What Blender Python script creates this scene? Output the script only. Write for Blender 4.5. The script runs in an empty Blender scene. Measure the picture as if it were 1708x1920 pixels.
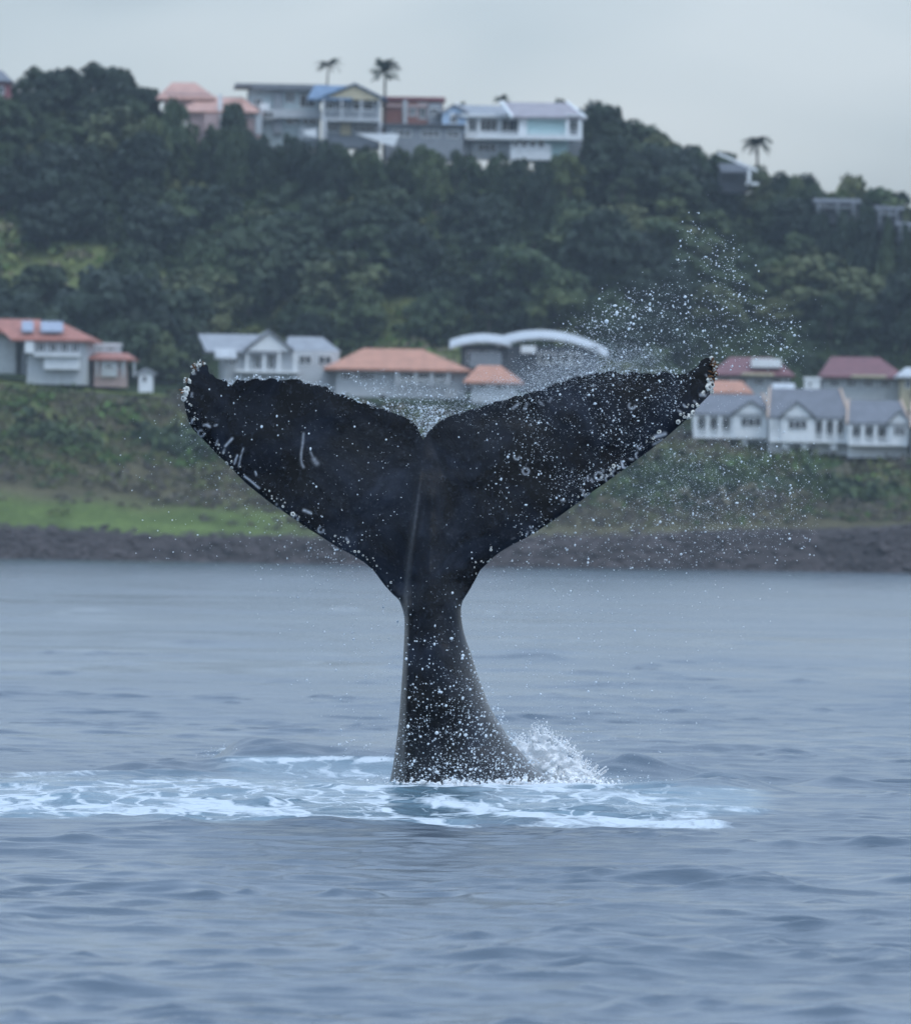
import bpy, math, random
import numpy as np
from mathutils import Vector, Matrix
from mathutils.geometry import delaunay_2d_cdt

random.seed(7); rng = np.random.default_rng(7)
scene = bpy.context.scene
col = scene.collection

# ------------------------------------------------------------------ camera
FPX = 18060.0                 # focal length in photograph pixels (1708 wide)
CAM_H = 2.0
PITCH = 67.0 / FPX
ROLL = math.radians(0.9)
fw = Vector((0, math.cos(PITCH), math.sin(PITCH)))
r0 = Vector((1, 0, 0)); u0 = Vector((0, -math.sin(PITCH), math.cos(PITCH)))
rt = r0 * math.cos(ROLL) + u0 * math.sin(ROLL)
up = -r0 * math.sin(ROLL) + u0 * math.cos(ROLL)
cd = bpy.data.cameras.new('camera'); cam = bpy.data.objects.new('camera', cd); col.objects.link(cam)
cd.sensor_fit = 'HORIZONTAL'; cd.sensor_width = 36.0; cd.lens = FPX / 1708 * 36.0
cd.clip_start = 0.5; cd.clip_end = 12000
cam.matrix_world = Matrix(((rt.x, up.x, -fw.x, 0), (rt.y, up.y, -fw.y, 0), (rt.z, up.z, -fw.z, CAM_H), (0, 0, 0, 1)))
cd.dof.use_dof = True; cd.dof.focus_distance = 71.0
cd.dof.aperture_fstop = (cd.lens / 1000) / 0.045
scene.camera = cam
WD = 80.0                      # whale distance


def P(px, py, d):
    """the point at distance d (metres along y) that the photograph shows at this pixel"""
    v = rt * ((px - 854) / FPX) + up * ((960 - py) / FPX) + fw
    return Vector((0, 0, CAM_H)) + v * (d / v.y)


def to_px(X, Y, Z):
    dx, dy, dz = X, Y, Z - CAM_H
    zc = dx * fw.x + dy * fw.y + dz * fw.z
    a = dx * rt.x + dy * rt.y + dz * rt.z
    b = dx * up.x + dy * up.y + dz * up.z
    return 854 + a / zc * FPX, 960 - b / zc * FPX


# ------------------------------------------------------------------ sky, sun, exposure
SUN_EL, SUN_AZ = math.radians(56), math.radians(140)
wd = bpy.data.worlds.new('World'); scene.world = wd; wd.use_nodes = True
nt = wd.node_tree; nt.nodes.clear()


def N(nt, typ, loc=None, **kw):
    n = nt.nodes.new(typ)
    for k, v in kw.items():
        if k.startswith('i_'):
            key = k[2:]
            key = int(key) if key.isdigit() else key.replace('_', ' ')
            n.inputs[key].default_value = v
        else:
            setattr(n, k, v)
    return n


def ramp(nt, stops, interp='LINEAR'):
    n = nt.nodes.new('ShaderNodeValToRGB'); e = n.color_ramp.elements
    n.color_ramp.interpolation = interp
    while len(e) < len(stops): e.new(0.5)
    for i, (p, c) in enumerate(stops):
        e[i].position = p
        e[i].color = (c, c, c, 1) if isinstance(c, (int, float)) else (*c, 1)
    return n


sky = N(nt, 'ShaderNodeTexSky', sky_type='NISHITA', sun_disc=False, sun_elevation=SUN_EL, sun_rotation=SUN_AZ, air_density=1.0, dust_density=1.0)
tc = N(nt, 'ShaderNodeTexCoord')
mp = N(nt, 'ShaderNodeMapping'); mp.inputs['Scale'].default_value = (1, 1, 2.2)
nz = N(nt, 'ShaderNodeTexNoise', i_Scale=13.0, i_Detail=3.0, i_Roughness=0.5, i_Distortion=0.4)
cr = ramp(nt, [(0.40, (0.20, 0.24, 0.315)), (0.50, (0.325, 0.365, 0.43)), (0.60, (0.42, 0.445, 0.50))])
dim = N(nt, 'ShaderNodeMix', data_type='RGBA', blend_type='MULTIPLY'); dim.inputs['Factor'].default_value = 1
dim.inputs[7].default_value = (0.05, 0.05, 0.05, 1)
mx = N(nt, 'ShaderNodeMix', data_type='RGBA', blend_type='ADD'); mx.inputs['Factor'].default_value = 1.0
bg = N(nt, 'ShaderNodeBackground'); bg.inputs['Strength'].default_value = 1.0
wo = N(nt, 'ShaderNodeOutputWorld')
L = nt.links.new
L(tc.outputs['Generated'], mp.inputs['Vector']); L(mp.outputs[0], nz.inputs['Vector']); L(nz.outputs['Fac'], cr.inputs['Fac'])
L(sky.outputs[0], dim.inputs[6]); L(dim.outputs[2], mx.inputs[6]); L(cr.outputs[0], mx.inputs[7])
# overcast sky, brighter to the zenith; rise steepened and blued to light the water
sx = N(nt, 'ShaderNodeSeparateXYZ'); L(tc.outputs['Generated'], sx.inputs[0])
mc = N(nt, 'ShaderNodeMath', operation='MAXIMUM'); mc.inputs[1].default_value = 0.0; L(sx.outputs['Z'], mc.inputs[0])
el = ramp(nt, [(0.0, (0.84 / 5, 0.845 / 5, 0.86 / 5)), (1.0, (3.25 / 5, 3.7 / 5, 3.9 / 5))]); L(mc.outputs[0], el.inputs['Fac'])
mu = N(nt, 'ShaderNodeMix', data_type='RGBA', blend_type='MULTIPLY'); mu.inputs['Factor'].default_value = 1.0
L(mx.outputs[2], mu.inputs[6]); L(el.outputs[0], mu.inputs[7]); L(mu.outputs[2], bg.inputs['Color']); bg.inputs['Strength'].default_value = 5.0
L(bg.outputs[0], wo.inputs['Surface'])

sd = bpy.data.lights.new('sun', 'SUN'); sd.energy = 0.7; sd.angle = math.radians(25); sd.color = (1.0, 0.97, 0.93)
sun = bpy.data.objects.new('sun', sd); col.objects.link(sun)
sv = Vector((math.sin(SUN_AZ) * math.cos(SUN_EL), math.cos(SUN_AZ) * math.cos(SUN_EL), math.sin(SUN_EL)))
sun.rotation_euler = sv.to_track_quat('Z', 'Y').to_euler()

vs = scene.view_settings
vs.view_transform = 'Standard'; vs.look = 'None'; vs.exposure = 0.0; vs.gamma = 1.0; vs.use_curve_mapping = False
scene.render.engine = 'CYCLES'
cy = scene.cycles
cy.use_denoising = True; cy.max_bounces = 8; cy.diffuse_bounces = 7; cy.glossy_bounces = 2; cy.transmission_bounces = 6
cy.volume_bounces = 0; cy.caustics_reflective = False; cy.caustics_refractive = False

# ------------------------------------------------------------------ helpers
def tag(o, label=None, cat=None, group=None, kind=None):
    if label: o['label'] = label
    if cat: o['category'] = cat
    if group: o['group'] = group
    if kind: o['kind'] = kind
    return o


def link(name, me, parent=None, loc=None):
    o = bpy.data.objects.new(name, me); col.objects.link(o)
    if parent is not None: o.parent = parent
    if loc is not None: o.location = loc
    return o


def np_mesh(name, V, Fc, mat=None, smooth=False, attrs=None):
    """mesh from arrays; faces all tris or all quads"""
    V = np.asarray(V, np.float32); Fc = np.asarray(Fc, np.int32)
    me = bpy.data.meshes.new(name); k = Fc.shape[1]; n = len(Fc)
    me.vertices.add(len(V)); me.vertices.foreach_set('co', V.ravel())
    me.loops.add(n * k); me.loops.foreach_set('vertex_index', Fc.ravel())
    me.polygons.add(n); me.polygons.foreach_set('loop_start', np.arange(0, n * k, k, dtype=np.int32))
    me.polygons.foreach_set('loop_total', np.full(n, k, np.int32))
    me.polygons.foreach_set('use_smooth', np.full(n, smooth, bool))
    for an, (typ, arr) in (attrs or {}).items():
        a = me.attributes.new(an, typ, 'POINT')
        a.data.foreach_set('color' if typ == 'FLOAT_COLOR' else 'value', np.asarray(arr, np.float32).ravel())
    if mat is not None: me.materials.append(mat)
    me.update(calc_edges=True)
    return me


def mesh(name, V, Fc, mat):
    me = bpy.data.meshes.new(name); me.from_pydata([tuple(v) for v in V], [], Fc); me.materials.append(mat); me.update()
    return me


def new_mat(name):
    m = bpy.data.materials.new(name); m.use_nodes = True
    t = m.node_tree; b = t.nodes['Principled BSDF']
    return m, t, b, t.links.new


def simple(name, c, rough=0.7, var=0.25, scale=2.5, spec=0.3, bump=0.0):
    m, t, b, K = new_mat(name)
    tc = N(t, 'ShaderNodeTexCoord')
    nz = N(t, 'ShaderNodeTexNoise', i_Scale=scale, i_Detail=4.0, i_Roughness=0.6)
    K(tc.outputs['Object'], nz.inputs['Vector'])
    r = ramp(t, [(0.3, tuple(x * (1 - var) for x in c)), (0.7, tuple(min(1, x * (1 + var * 0.7)) for x in c))])
    K(nz.outputs['Fac'], r.inputs['Fac']); K(r.outputs[0], b.inputs['Base Color'])
    b.inputs['Roughness'].default_value = rough; b.inputs['Specular IOR Level'].default_value = spec
    if bump:
        bp = N(t, 'ShaderNodeBump', i_Strength=bump, i_Distance=0.05); K(nz.outputs['Fac'], bp.inputs['Height']); K(bp.outputs[0], b.inputs['Normal'])
    return m


def roof_mat(name, c, pitch=3.0):
    """ribbed or tiled roof: a fine wave relief over mottled colour"""
    m, t, b, K = new_mat(name)
    tc = N(t, 'ShaderNodeTexCoord')
    nz = N(t, 'ShaderNodeTexNoise', i_Scale=0.9, i_Detail=5.0, i_Roughness=0.65); K(tc.outputs['Object'], nz.inputs['Vector'])
    r = ramp(t, [(0.28, tuple(x * 0.72 for x in c)), (0.72, tuple(min(1, x * 1.15) for x in c))]); K(nz.outputs['Fac'], r.inputs['Fac'])
    w = N(t, 'ShaderNodeTexWave', i_Scale=pitch, i_Distortion=0.3); K(tc.outputs['Object'], w.inputs['Vector'])
    bp = N(t, 'ShaderNodeBump', i_Strength=0.5, i_Distance=0.06); K(w.outputs['Fac'], bp.inputs['Height']); K(bp.outputs[0], b.inputs['Normal'])
    K(r.outputs[0], b.inputs['Base Color']); b.inputs['Roughness'].default_value = 0.6
    return m


def vnoise(x, y, seed, scale):
    """smooth value noise in numpy"""
    r = np.random.default_rng(seed); T = r.random((256, 256))
    x = np.asarray(x) / scale + 1000.3; y = np.asarray(y) / scale + 1000.7
    xi = np.floor(x).astype(int); yi = np.floor(y).astype(int); fx = x - xi; fy = y - yi
    fx = fx * fx * (3 - 2 * fx); fy = fy * fy * (3 - 2 * fy)
    g = lambda i, j: T[(xi + i) % 256, (yi + j) % 256]
    return (g(0, 0) * (1 - fx) + g(1, 0) * fx) * (1 - fy) + (g(0, 1) * (1 - fx) + g(1, 1) * fx) * fy


def fbm(x, y, seed, scale, octv=4):
    s = 0; a = 0.5; t = 0
    for k in range(octv):
        s = s + a * vnoise(x, y, seed + k, scale / 2 ** k); t += a; a *= 0.5
    return s / t


def sstep(a, b, x):
    t = np.clip((x - a) / (b - a), 0, 1); return t * t * (3 - 2 * t)


# ------------------------------------------------------------------ terrain
SHORE = 1040.0
BX = [-1500, -300, 0, 250, 560, 854, 1150, 1350, 1500, 1708, 2000, 2600, 3600]
Z_ROCK = [2.4, 2.6, 2.8, 2.8, 2.7, 2.8, 3.2, 3.8, 4.2, 4.2, 4.2, 4.0, 3.6]
Z_GRASS = [7.0, 7.5, 7.5, 6.6, 6.0, 6.0, 6.6, 7.2, 7.4, 7.4, 7.4, 7.0, 6.0]
Z_BENCH = [20, 20, 19.8, 18.5, 17.5, 17.5, 15.8, 14.6, 13.9, 13.5, 13.3, 12, 10]
Z_BACK = [22, 22, 21.5, 20.5, 20, 20, 19, 17, 15.5, 15.0, 15, 14, 12]
Z_RIDGE = [48, 52, 53.0, 52.5, 50.0, 48.5, 48.0, 45.5, 41.5, 35.5, 30, 22, 14]
S_BRK = np.array([0, 3.5, 15, 45, 78, 140, 175, 280, 400])


def terrain(px, s):
    px = np.asarray(px, float); s = np.asarray(s, float)
    f = lambda t: np.interp(px, BX, t)
    zr, zg, zb, zk, zt = f(Z_ROCK), f(Z_GRASS), f(Z_BENCH), f(Z_BACK), f(Z_RIDGE)
    zs = [np.full_like(zr, -0.5), zr, zg, zb, zk, zt, zt + 0.5, zt * 0.6, zt * 0 - 2]
    z = np.where(s < 0, -0.5 + s * 0.15, 0)
    for i in range(len(S_BRK) - 1):
        t = np.clip((s - S_BRK[i]) / (S_BRK[i + 1] - S_BRK[i]), 0, 1)
        m = (s >= S_BRK[i]) & (s <= S_BRK[i + 1])
        z = np.where(m, zs[i] + (zs[i + 1] - zs[i]) * t, z)
    z = np.where(s > S_BRK[-1], zs[-1], z)
    X = (px - 854) / FPX * SHORE
    amp = np.interp(s, [0, 4, 20, 45, 60, 80, 120, 145], [0.5, 0.6, 1.2, 0.5, 0.4, 2.2, 2.2, 0.5])
    fold = (1 - np.abs(2 * fbm(X * .8 + s * .55, s * .25, 37, 16.0, 2) - 1)) * np.interp(s, [76, 92, 122, 138], [0, 4.2, 4.2, 0])
    return z + (fbm(X, s, 31, 14.0, 4) - 0.5) * 2 * amp + fold - 2.4 * np.interp(s, [76, 92, 122, 138], [0, 1, 1, 0])


def shore_d(px):
    X = (np.asarray(px, float) - 854) / FPX * SHORE
    return SHORE + (fbm(X, X * 0, 77, 25.0, 3) - 0.5) * 14


def ground_pt(px, s):
    """world point on the hillside for an angular column px and a distance s behind the shore"""
    d = float(shore_d(px)) + s
    return Vector(((px - 854) / FPX * d, d, float(terrain(px, s))))


pxs = np.concatenate([np.linspace(-3500, -420, 40), np.linspace(-400, 2100, 380), np.linspace(2120, 5000, 40)])
ss = np.concatenate([[-60, -10, -3], np.linspace(-1, 8, 28), np.linspace(8.6, 150, 190), np.linspace(155, 400, 20)])
PXG, SG = np.meshgrid(pxs, ss)
ZG = terrain(PXG, SG); DG = shore_d(PXG) + SG; XG = (PXG - 854) / FPX * DG
nr, nc = PXG.shape
I = np.arange(nr * nc).reshape(nr, nc)
quads = lambda I: np.stack([I[:-1, :-1], I[:-1, 1:], I[1:, 1:], I[1:, :-1]], -1).reshape(-1, 4)
# what grows where: rock, grass, dry scrub, forest soil
n1 = fbm(XG, SG * 2, 5, 9.0, 4); n2 = fbm(XG, SG, 9, 22.0, 3); n3 = fbm(XG, SG, 12, 3.0, 3)
C = np.zeros((nr, nc, 3)); C[:] = (0.030, 0.045, 0.018)
rock = np.array([0.066, 0.056, 0.056]); grass = np.array([0.110, 0.165, 0.040]); scrub = np.array([0.085, 0.075, 0.042]); lawn = np.array([0.16, 0.19, 0.05])
leftness = sstep(760, 420, PXG)
cl_ = (sstep(.54, .60, fbm(PXG / 16. + SG * .5, SG * .8, 44, 20.0, 3)) * sstep(80, 88, SG) * sstep(130, 122, SG))[..., None]; C = C * (1 - cl_) + np.array([0.115, 0.135, 0.050]) * cl_
w = (sstep(48, 40, SG + (n1 - .5) * 16))[..., None]; C = C * (1 - w) + (scrub * (0.6 + 0.8 * n3[..., None])) * w
gtop = 9 + 7 * leftness + (n2 - .5) * 16
w = (sstep(gtop + 3.5, gtop - 3.5, SG) * np.clip(leftness + 0.10 * (n1 > .5), 0, 1))[..., None]
C = C * (1 - w) + np.array([0.088, 0.122, 0.034]) * (0.45 + 1.3 * (0.5 * n3 + 0.5 * n1)[..., None]) * w
w = (sstep(45, 46.5, SG) * sstep(60, 52, SG) * sstep(330, 290, PXG))[..., None]; C = C * (1 - w) + lawn * w
rtop = 4.2 + (n1 - .5) * 3 + 4 * sstep(900, 1500, PXG) * (n2)
w = (sstep(rtop + 0.8, rtop - 0.8, SG))[..., None]; C = C * (1 - w) + rock * (0.6 + 0.8 * n3[..., None]) * w
C4 = np.concatenate([C, np.ones((nr, nc, 1))], -1)

m, t, b, K = new_mat('hillside ground')
at = N(t, 'ShaderNodeAttribute', attribute_name='ground'); tcn = N(t, 'ShaderNodeTexCoord')
nz = N(t, 'ShaderNodeTexNoise', i_Scale=1.4, i_Detail=6.0, i_Roughness=0.7); K(tcn.outputs['Object'], nz.inputs['Vector'])
r = ramp(t, [(0.25, 0.55), (0.75, 1.35)]); K(nz.outputs['Fac'], r.inputs['Fac'])
mm = N(t, 'ShaderNodeMix', data_type='RGBA', blend_type='MULTIPLY'); mm.inputs['Factor'].default_value = 1
K(at.outputs['Color'], mm.inputs[6]); K(r.outputs[0], mm.inputs[7]); K(mm.outputs[2], b.inputs['Base Color'])
bp = N(t, 'ShaderNodeBump', i_Strength=0.8, i_Distance=0.3); K(nz.outputs['Fac'], bp.inputs['Height']); K(bp.outputs[0], b.inputs['Normal'])
b.inputs['Roughness'].default_value = 0.9; b.inputs['Specular IOR Level'].default_value = 0.1
me = np_mesh('hillside', np.stack([XG, DG, ZG], -1).reshape(-1, 3), quads(I), m, True, {'ground': ('FLOAT_COLOR', C4.reshape(-1, 4))})
tag(link('hillside', me), 'steep green headland rising from a dark rocky shore', 'hill', kind='structure')

# boulders of the shore: one mass
ico_v = None


def ico(sub):
    import bmesh
    bm = bmesh.new(); bmesh.ops.create_icosphere(bm, subdivisions=sub, radius=1.0)
    V = np.array([v.co[:] for v in bm.verts]); F_ = np.array([[v.index for v in f.verts] for f in bm.faces]); bm.free()
    return V, F_


ICO1, ICO2, ICO3 = ico(1), ico(2), ico(3)
OCT = (np.array([[1, 0, 0], [-1, 0, 0], [0, 1, 0], [0, -1, 0], [0, 0, 1], [0, 0, -1.0]]),
       np.array([[0, 2, 4], [2, 1, 4], [1, 3, 4], [3, 0, 4], [2, 0, 5], [1, 2, 5], [3, 1, 5], [0, 3, 5]]))


def scatter(base, pos, rad, stretch=None):
    """many small bodies joined into one array mesh"""
    V, F_ = base; n = len(pos)
    W = V[None] * np.asarray(rad)[:, None, None] if np.ndim(rad) == 1 else V[None] * np.asarray(rad)[:, None, :]
    if stretch is not None: W = W * stretch[:, None, :]
    W = W + np.asarray(pos)[:, None, :]
    FF = F_[None] + (np.arange(n) * len(V))[:, None, None]
    return W.reshape(-1, 3), FF.reshape(-1, 3)


rocks_mat = simple('shore rock', (0.062, 0.052, 0.051), 0.85, 0.5, 0.25, 0.2, 0.6)
n = 5200
rp = rng.uniform(-500, 2300, n); rs = rng.beta(1.3, 2.2, n) * 7.5 - 1.0
rz = terrain(rp, rs); rd = shore_d(rp) + rs
pos = np.stack([(rp - 854) / FPX * rd, rd, np.maximum(rz, -0.1)], -1)
rad = rng.lognormal(-1.45, 0.45, n)[:, None] * rng.uniform(0.6, 1.3, (n, 3)) * np.array([1.3, 1.0, 0.6])
bv = ICO1[0] * rng.uniform(0.75, 1.2, (len(ICO1[0]), 1))
V, F_ = scatter((bv, ICO1[1]), pos, rad)
V += (fbm(V[:, 0], V[:, 2] + V[:, 1], 3, 0.7, 2)[:, None] - .5) * 0.35
tag(link('shore_boulders', np_mesh('shore_boulders', V, F_, rocks_mat)), 'dark grey boulders heaped along the waterline of the headland', 'boulders', kind='stuff')

# ------------------------------------------------------------------ sea
FAR, st = [125.1], 0.0008
while FAR[-1] < 1120:
    st = min(st * 1.004, 0.0046); FAR.append(FAR[-1] * (1 + st))
U = np.concatenate([-np.geomspace(0.72, 0.080, 26), np.linspace(-0.079, 0.079, 236), np.geomspace(0.080, 0.72, 26)])
D = np.concatenate([np.geomspace(2, 31.8, 50), np.exp(np.arange(math.log(32), math.log(125), 0.0008)),
                    FAR, np.geomspace(1140, 1440, 6)])
UG, RG = np.meshgrid(U, D); X0 = UG * RG; Y0 = RG.copy()
dr = np.gradient(D)[:, None]; dc = np.gradient(U)[None, :] * RG
SP = np.maximum(dr * 0.8, dc)
Zs = np.zeros_like(X0); DX = np.zeros_like(X0); DY = np.zeros_like(X0); VAR = np.zeros_like(X0)
gq = fbm(X0 * 0.45, Y0 * 0.28, 41, 0.75, 3)
grp = 0.55 + 1.35 * sstep(0.50, 0.78, gq)
wr = np.random.default_rng(23)
for lam in np.geomspace(0.19, 12.0, 96):
    lam = lam * wr.uniform(0.93, 1.07); ang = wr.normal(math.radians(-82), 0.42 if lam > .6 else 0.30); k = 2 * math.pi / lam
    slope = 0.0050 if lam > 3 else 0.0095 if lam > 1.3 else 0.0125 if lam > 0.5 else 0.0300
    a = slope / k; ph = wr.uniform(0, 6.283); kx, ky = math.cos(ang) * k, math.sin(ang) * k
    fade = np.clip((lam / SP - 2.4) / 2.4, 0, 1)
    A = a * fade * (grp if lam > .5 else .5 + .5 * grp) if lam < 2.5 else a * fade
    th = kx * X0 + ky * Y0 + ph
    s_, c_ = np.sin(th), np.cos(th)
    VAR += 0.5 * slope ** 2 * (1 - fade ** 2); Zs += A * c_; DX -= 1.0 * A * s_ * math.cos(ang); DY -= 1.0 * A * s_ * math.sin(ang)
# short steep wavelets, in loose sets: sharp crests whose faces turn to the viewer
wv = np.random.default_rng(61)
for _ in range(340):
    inv = wv.uniform(1 / 330, 1 / 37); dc_ = 1 / inv; uc = wv.uniform(-.078, .078)
    for _ in range(int(wv.integers(1, 6))):
        big_ = max(1., dc_ / 85); d0 = dc_ + wv.normal(0, .7); x0_ = uc * dc_ + wv.normal(0, .7); hgt = big_ * min(.040, wv.lognormal(math.log(.019), .5)); sx_ = big_ * wv.lognormal(math.log(.19), .5); ff = hgt * wv.uniform(1.4, 2.6) + .02; bb = ff * wv.uniform(3, 7); tl_ = wv.normal(0, .5)
        i0, i1 = np.searchsorted(D, [d0 - 3 * ff - .6, d0 + 3 * bb + .6]); j0, j1 = np.searchsorted(U, [(x0_ - 3 * sx_) / d0, (x0_ + 3 * sx_) / d0])
        if i1 - i0 < 4 or j1 - j0 < 4: continue
        xx = X0[i0:i1, j0:j1] - x0_; yy = Y0[i0:i1, j0:j1] - d0 - tl_ * xx - .25 * np.sin(xx * 3 / sx_ * .5 + d0) * sx_
        Zs[i0:i1, j0:j1] += hgt * np.exp(-(xx / sx_) ** 2) * np.where(yy < 0, np.exp(-np.abs(yy / ff) ** 1.15), np.exp(-np.abs(yy / bb) ** 1.0))
# the water the whale has thrown up: a crest behind it, dark wavelets beside it, an apron in front
PXF, _ = to_px(X0, Y0, 0 * X0)
win = lambda a, b, c, d_, x: sstep(a, b, x) * sstep(d_, c, x)
hump = np.zeros_like(X0)
crest_y = 84.2 - 0.7 * sstep(380, 560, PXF) + 0.5 * (fbm(X0, Y0 * 0, 61, 0.8, 3) - .5)
hump += 0.34 * win(330, 470, 760, 860, PXF) * np.exp(-((Y0 - crest_y) / np.where(Y0 < crest_y, 1.15, 0.7)) ** 2) * (0.82 + 0.36 * fbm(X0, Y0, 62, 0.5, 3))
hump += 0.16 * win(120, 260, 420, 560, PXF) * np.exp(-((Y0 - 82.6) / 0.8) ** 2) * (0.6 + 0.8 * fbm(X0, Y0, 63, 0.4, 3))
for pc, pw, yc, h_, sg in ((1200, 110, 86.5, 0.17, 0.55), (1170, 80, 82.6, 0.10, 0.35), (1340, 60, 83.5, 0.10, 0.4), (1560, 90, 82.2, 0.10, 0.5), (1330, 110, 78.7, 0.13, 0.5), (1420, 60, 79.4, 0.10, 0.3)):
    hump += h_ * np.exp(-((PXF - pc) / pw) ** 2) * np.exp(-((Y0 - yc - 0.004 * (PXF - pc) * 0.3) / sg) ** 2) * (0.7 + 0.6 * fbm(X0, Y0, 64, 0.35, 3))
apron = win(-300, 250, 1150, 1480, PXF) * sstep(71.0, 74.0 , Y0 + 1.6 * (fbm(X0, Y0 * .2, 66, 1.4, 3) - .5)) * sstep(84, 79, Y0)
hump += 0.02 * apron + 0.04 * apron * (fbm(X0, Y0, 65, 0.45, 3) - .5) * 2
near_whale = np.exp(-(((X0 - 0.12) / 1.5) ** 2 + ((Y0 - 80) / 2.5) ** 2))
Zs = Zs * (1 - 0.6 * near_whale) + hump
X1 = X0 + DX; Y1 = Y0 + DY
# foam: streaks where the photograph has them, laid on the water as a world-fixed mask
Hp, Hy = to_px(X0, Y0, hump)
foam = np.zeros_like(X0)
strk = [([(-300, 1500), (0, 1492), (150, 1484), (330, 1500), (470, 1518), (600, 1523), (740, 1532)], 1.0, 9),
        ([(-200, 1517), (100, 1511), (300, 1517), (430, 1512)], .9, 8),
        ([(0, 1462), (110, 1457), (250, 1452), (330, 1446)], .75, 6),
        ([(120, 1480), (300, 1474), (420, 1482)], .55, 6),
        ([(385, 1466), (450, 1478), (520, 1487), (580, 1493)], 1.0, 5),
        ([(440, 1417), (600, 1413), (760, 1414)], 1.0, 5),
        ([(560, 1440), (680, 1448), (760, 1470)], .5, 12),
        ([(690, 1488), (760, 1484), (860, 1482), (960, 1483), (1060, 1486), (1120, 1482)], 1.25, 5),
        ([(650, 1503), (720, 1500), (735, 1520), (790, 1535), (910, 1550)], .9, 6),
        ([(800, 1500), (880, 1510), (960, 1522), (1060, 1530), (1180, 1537), (1330, 1541)], 1.05, 7),
        ([(1020, 1500), (1110, 1497), (1230, 1505), (1330, 1512)], .8, 5),
        ([(1000, 1545), (1080, 1539), (1150, 1541), (1250, 1528), (1370, 1520)], .8, 5),
        ([(1390, 1497), (1420, 1493), (1440, 1500)], .9, 4)]
for pts, wgt, wid in strk:
    xs_ = [p[0] for p in pts]; ys_ = [p[1] for p in pts]
    yy = np.interp(Hp, xs_, ys_) + (fbm(X0, Y0 * 0.3, 70, 0.6, 3) - .5) * 10
    Hq = Hp + (fbm(X0, Y0 * .3, 73, 0.5, 3) - .5) * 240; inx = sstep(xs_[0] - 60, xs_[0] + 20, Hq) * sstep(xs_[-1] + 120, xs_[-1] - 100, Hq)
    foam = np.maximum(foam, wgt * (.86 if xs_[0] < 200 else 1.) * inx * np.exp(-((Hy - yy) / wid) ** 2))
Hr = Hy + (fbm(X0, Y0 * 0.25, 71, 0.7, 4) - .5) * 34
lace = win(-250, 60, 1050, 1480, Hp + (fbm(X0, Y0 * .3, 74, .6, 3) - .5) * 300) * win(1440, 1482, 1528, 1554, Hr)
lace = np.maximum(lace, 0.75 * win(420, 520, 760, 800, Hp) * win(1408, 1416, 1450, 1490, Hy))
aer = np.maximum(lace, win(380, 470, 760, 900, Hp) * win(1405, 1415, 1480, 1500, Hy))
aer = np.maximum(aer, win(1080, 1200, 1400, 1470, Hp) * win(1482, 1494, 1520, 1532, Hy))
nr, nc = X0.shape; I = np.arange(nr * nc).reshape(nr, nc)

m, t, b, K = new_mat('sea water')
tcn = N(t, 'ShaderNodeTexCoord')
mp1 = N(t, 'ShaderNodeMapping'); mp1.inputs['Scale'].default_value = (0.75, 2.0, 1); K(tcn.outputs['Object'], mp1.inputs['Vector'])
nza = N(t, 'ShaderNodeTexNoise', i_Scale=3.0, i_Detail=7.0, i_Roughness=0.62, i_Distortion=0.6); K(mp1.outputs[0], nza.inputs['Vector'])
nzb = N(t, 'ShaderNodeTexNoise', i_Scale=0.30, i_Detail=3.0); K(tcn.outputs['Object'], nzb.inputs['Vector'])
rb = ramp(t, [(0.35, 0.10), (0.65, 0.34)]); K(nzb.outputs['Fac'], rb.inputs['Fac'])
bp = N(t, 'ShaderNodeBump', i_Distance=0.045); K(rb.outputs[0], bp.inputs['Strength']); K(nza.outputs['Fac'], bp.inputs['Height'])
# foam lace
aF = N(t, 'ShaderNodeAttribute', attribute_name='foam'); aL = N(t, 'ShaderNodeAttribute', attribute_name='lace'); aA = N(t, 'ShaderNodeAttribute', attribute_name='aerated')
mp2 = N(t, 'ShaderNodeMapping'); mp2.inputs['Scale'].default_value = (2.6, 1.0, 1.0)
nd = N(t, 'ShaderNodeTexNoise', i_Scale=1.7, i_Detail=4.0); K(tcn.outputs['Object'], nd.inputs['Vector'])
va = N(t, 'ShaderNodeVectorMath', operation='MULTIPLY_ADD'); va.inputs[1].default_value = (0.9, 1.8, 0); K(nd.outputs['Color'], va.inputs[0]); K(tcn.outputs['Object'], va.inputs[2])
K(va.outputs[0], mp2.inputs['Vector'])
vo = N(t, 'ShaderNodeTexVoronoi', feature='DISTANCE_TO_EDGE', i_Scale=1.0); K(mp2.outputs[0], vo.inputs['Vector'])
rl = ramp(t, [(0.0, 1.0), (0.11, 0.0)]); K(vo.outputs['Distance'], rl.inputs['Fac'])
nf = N(t, 'ShaderNodeTexNoise', i_Scale=2.2, i_Detail=8.0, i_Roughness=0.7); K(mp2.outputs[0], nf.inputs['Vector'])


def mth(op, a, b_, clamp=False):
    n = N(t, 'ShaderNodeMath', operation=op, use_clamp=clamp)
    for i, v in enumerate((a, b_)):
        if isinstance(v, (int, float)): n.inputs[i].default_value = v
        else: K(v, n.inputs[i])
    return n.outputs[0]


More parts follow.
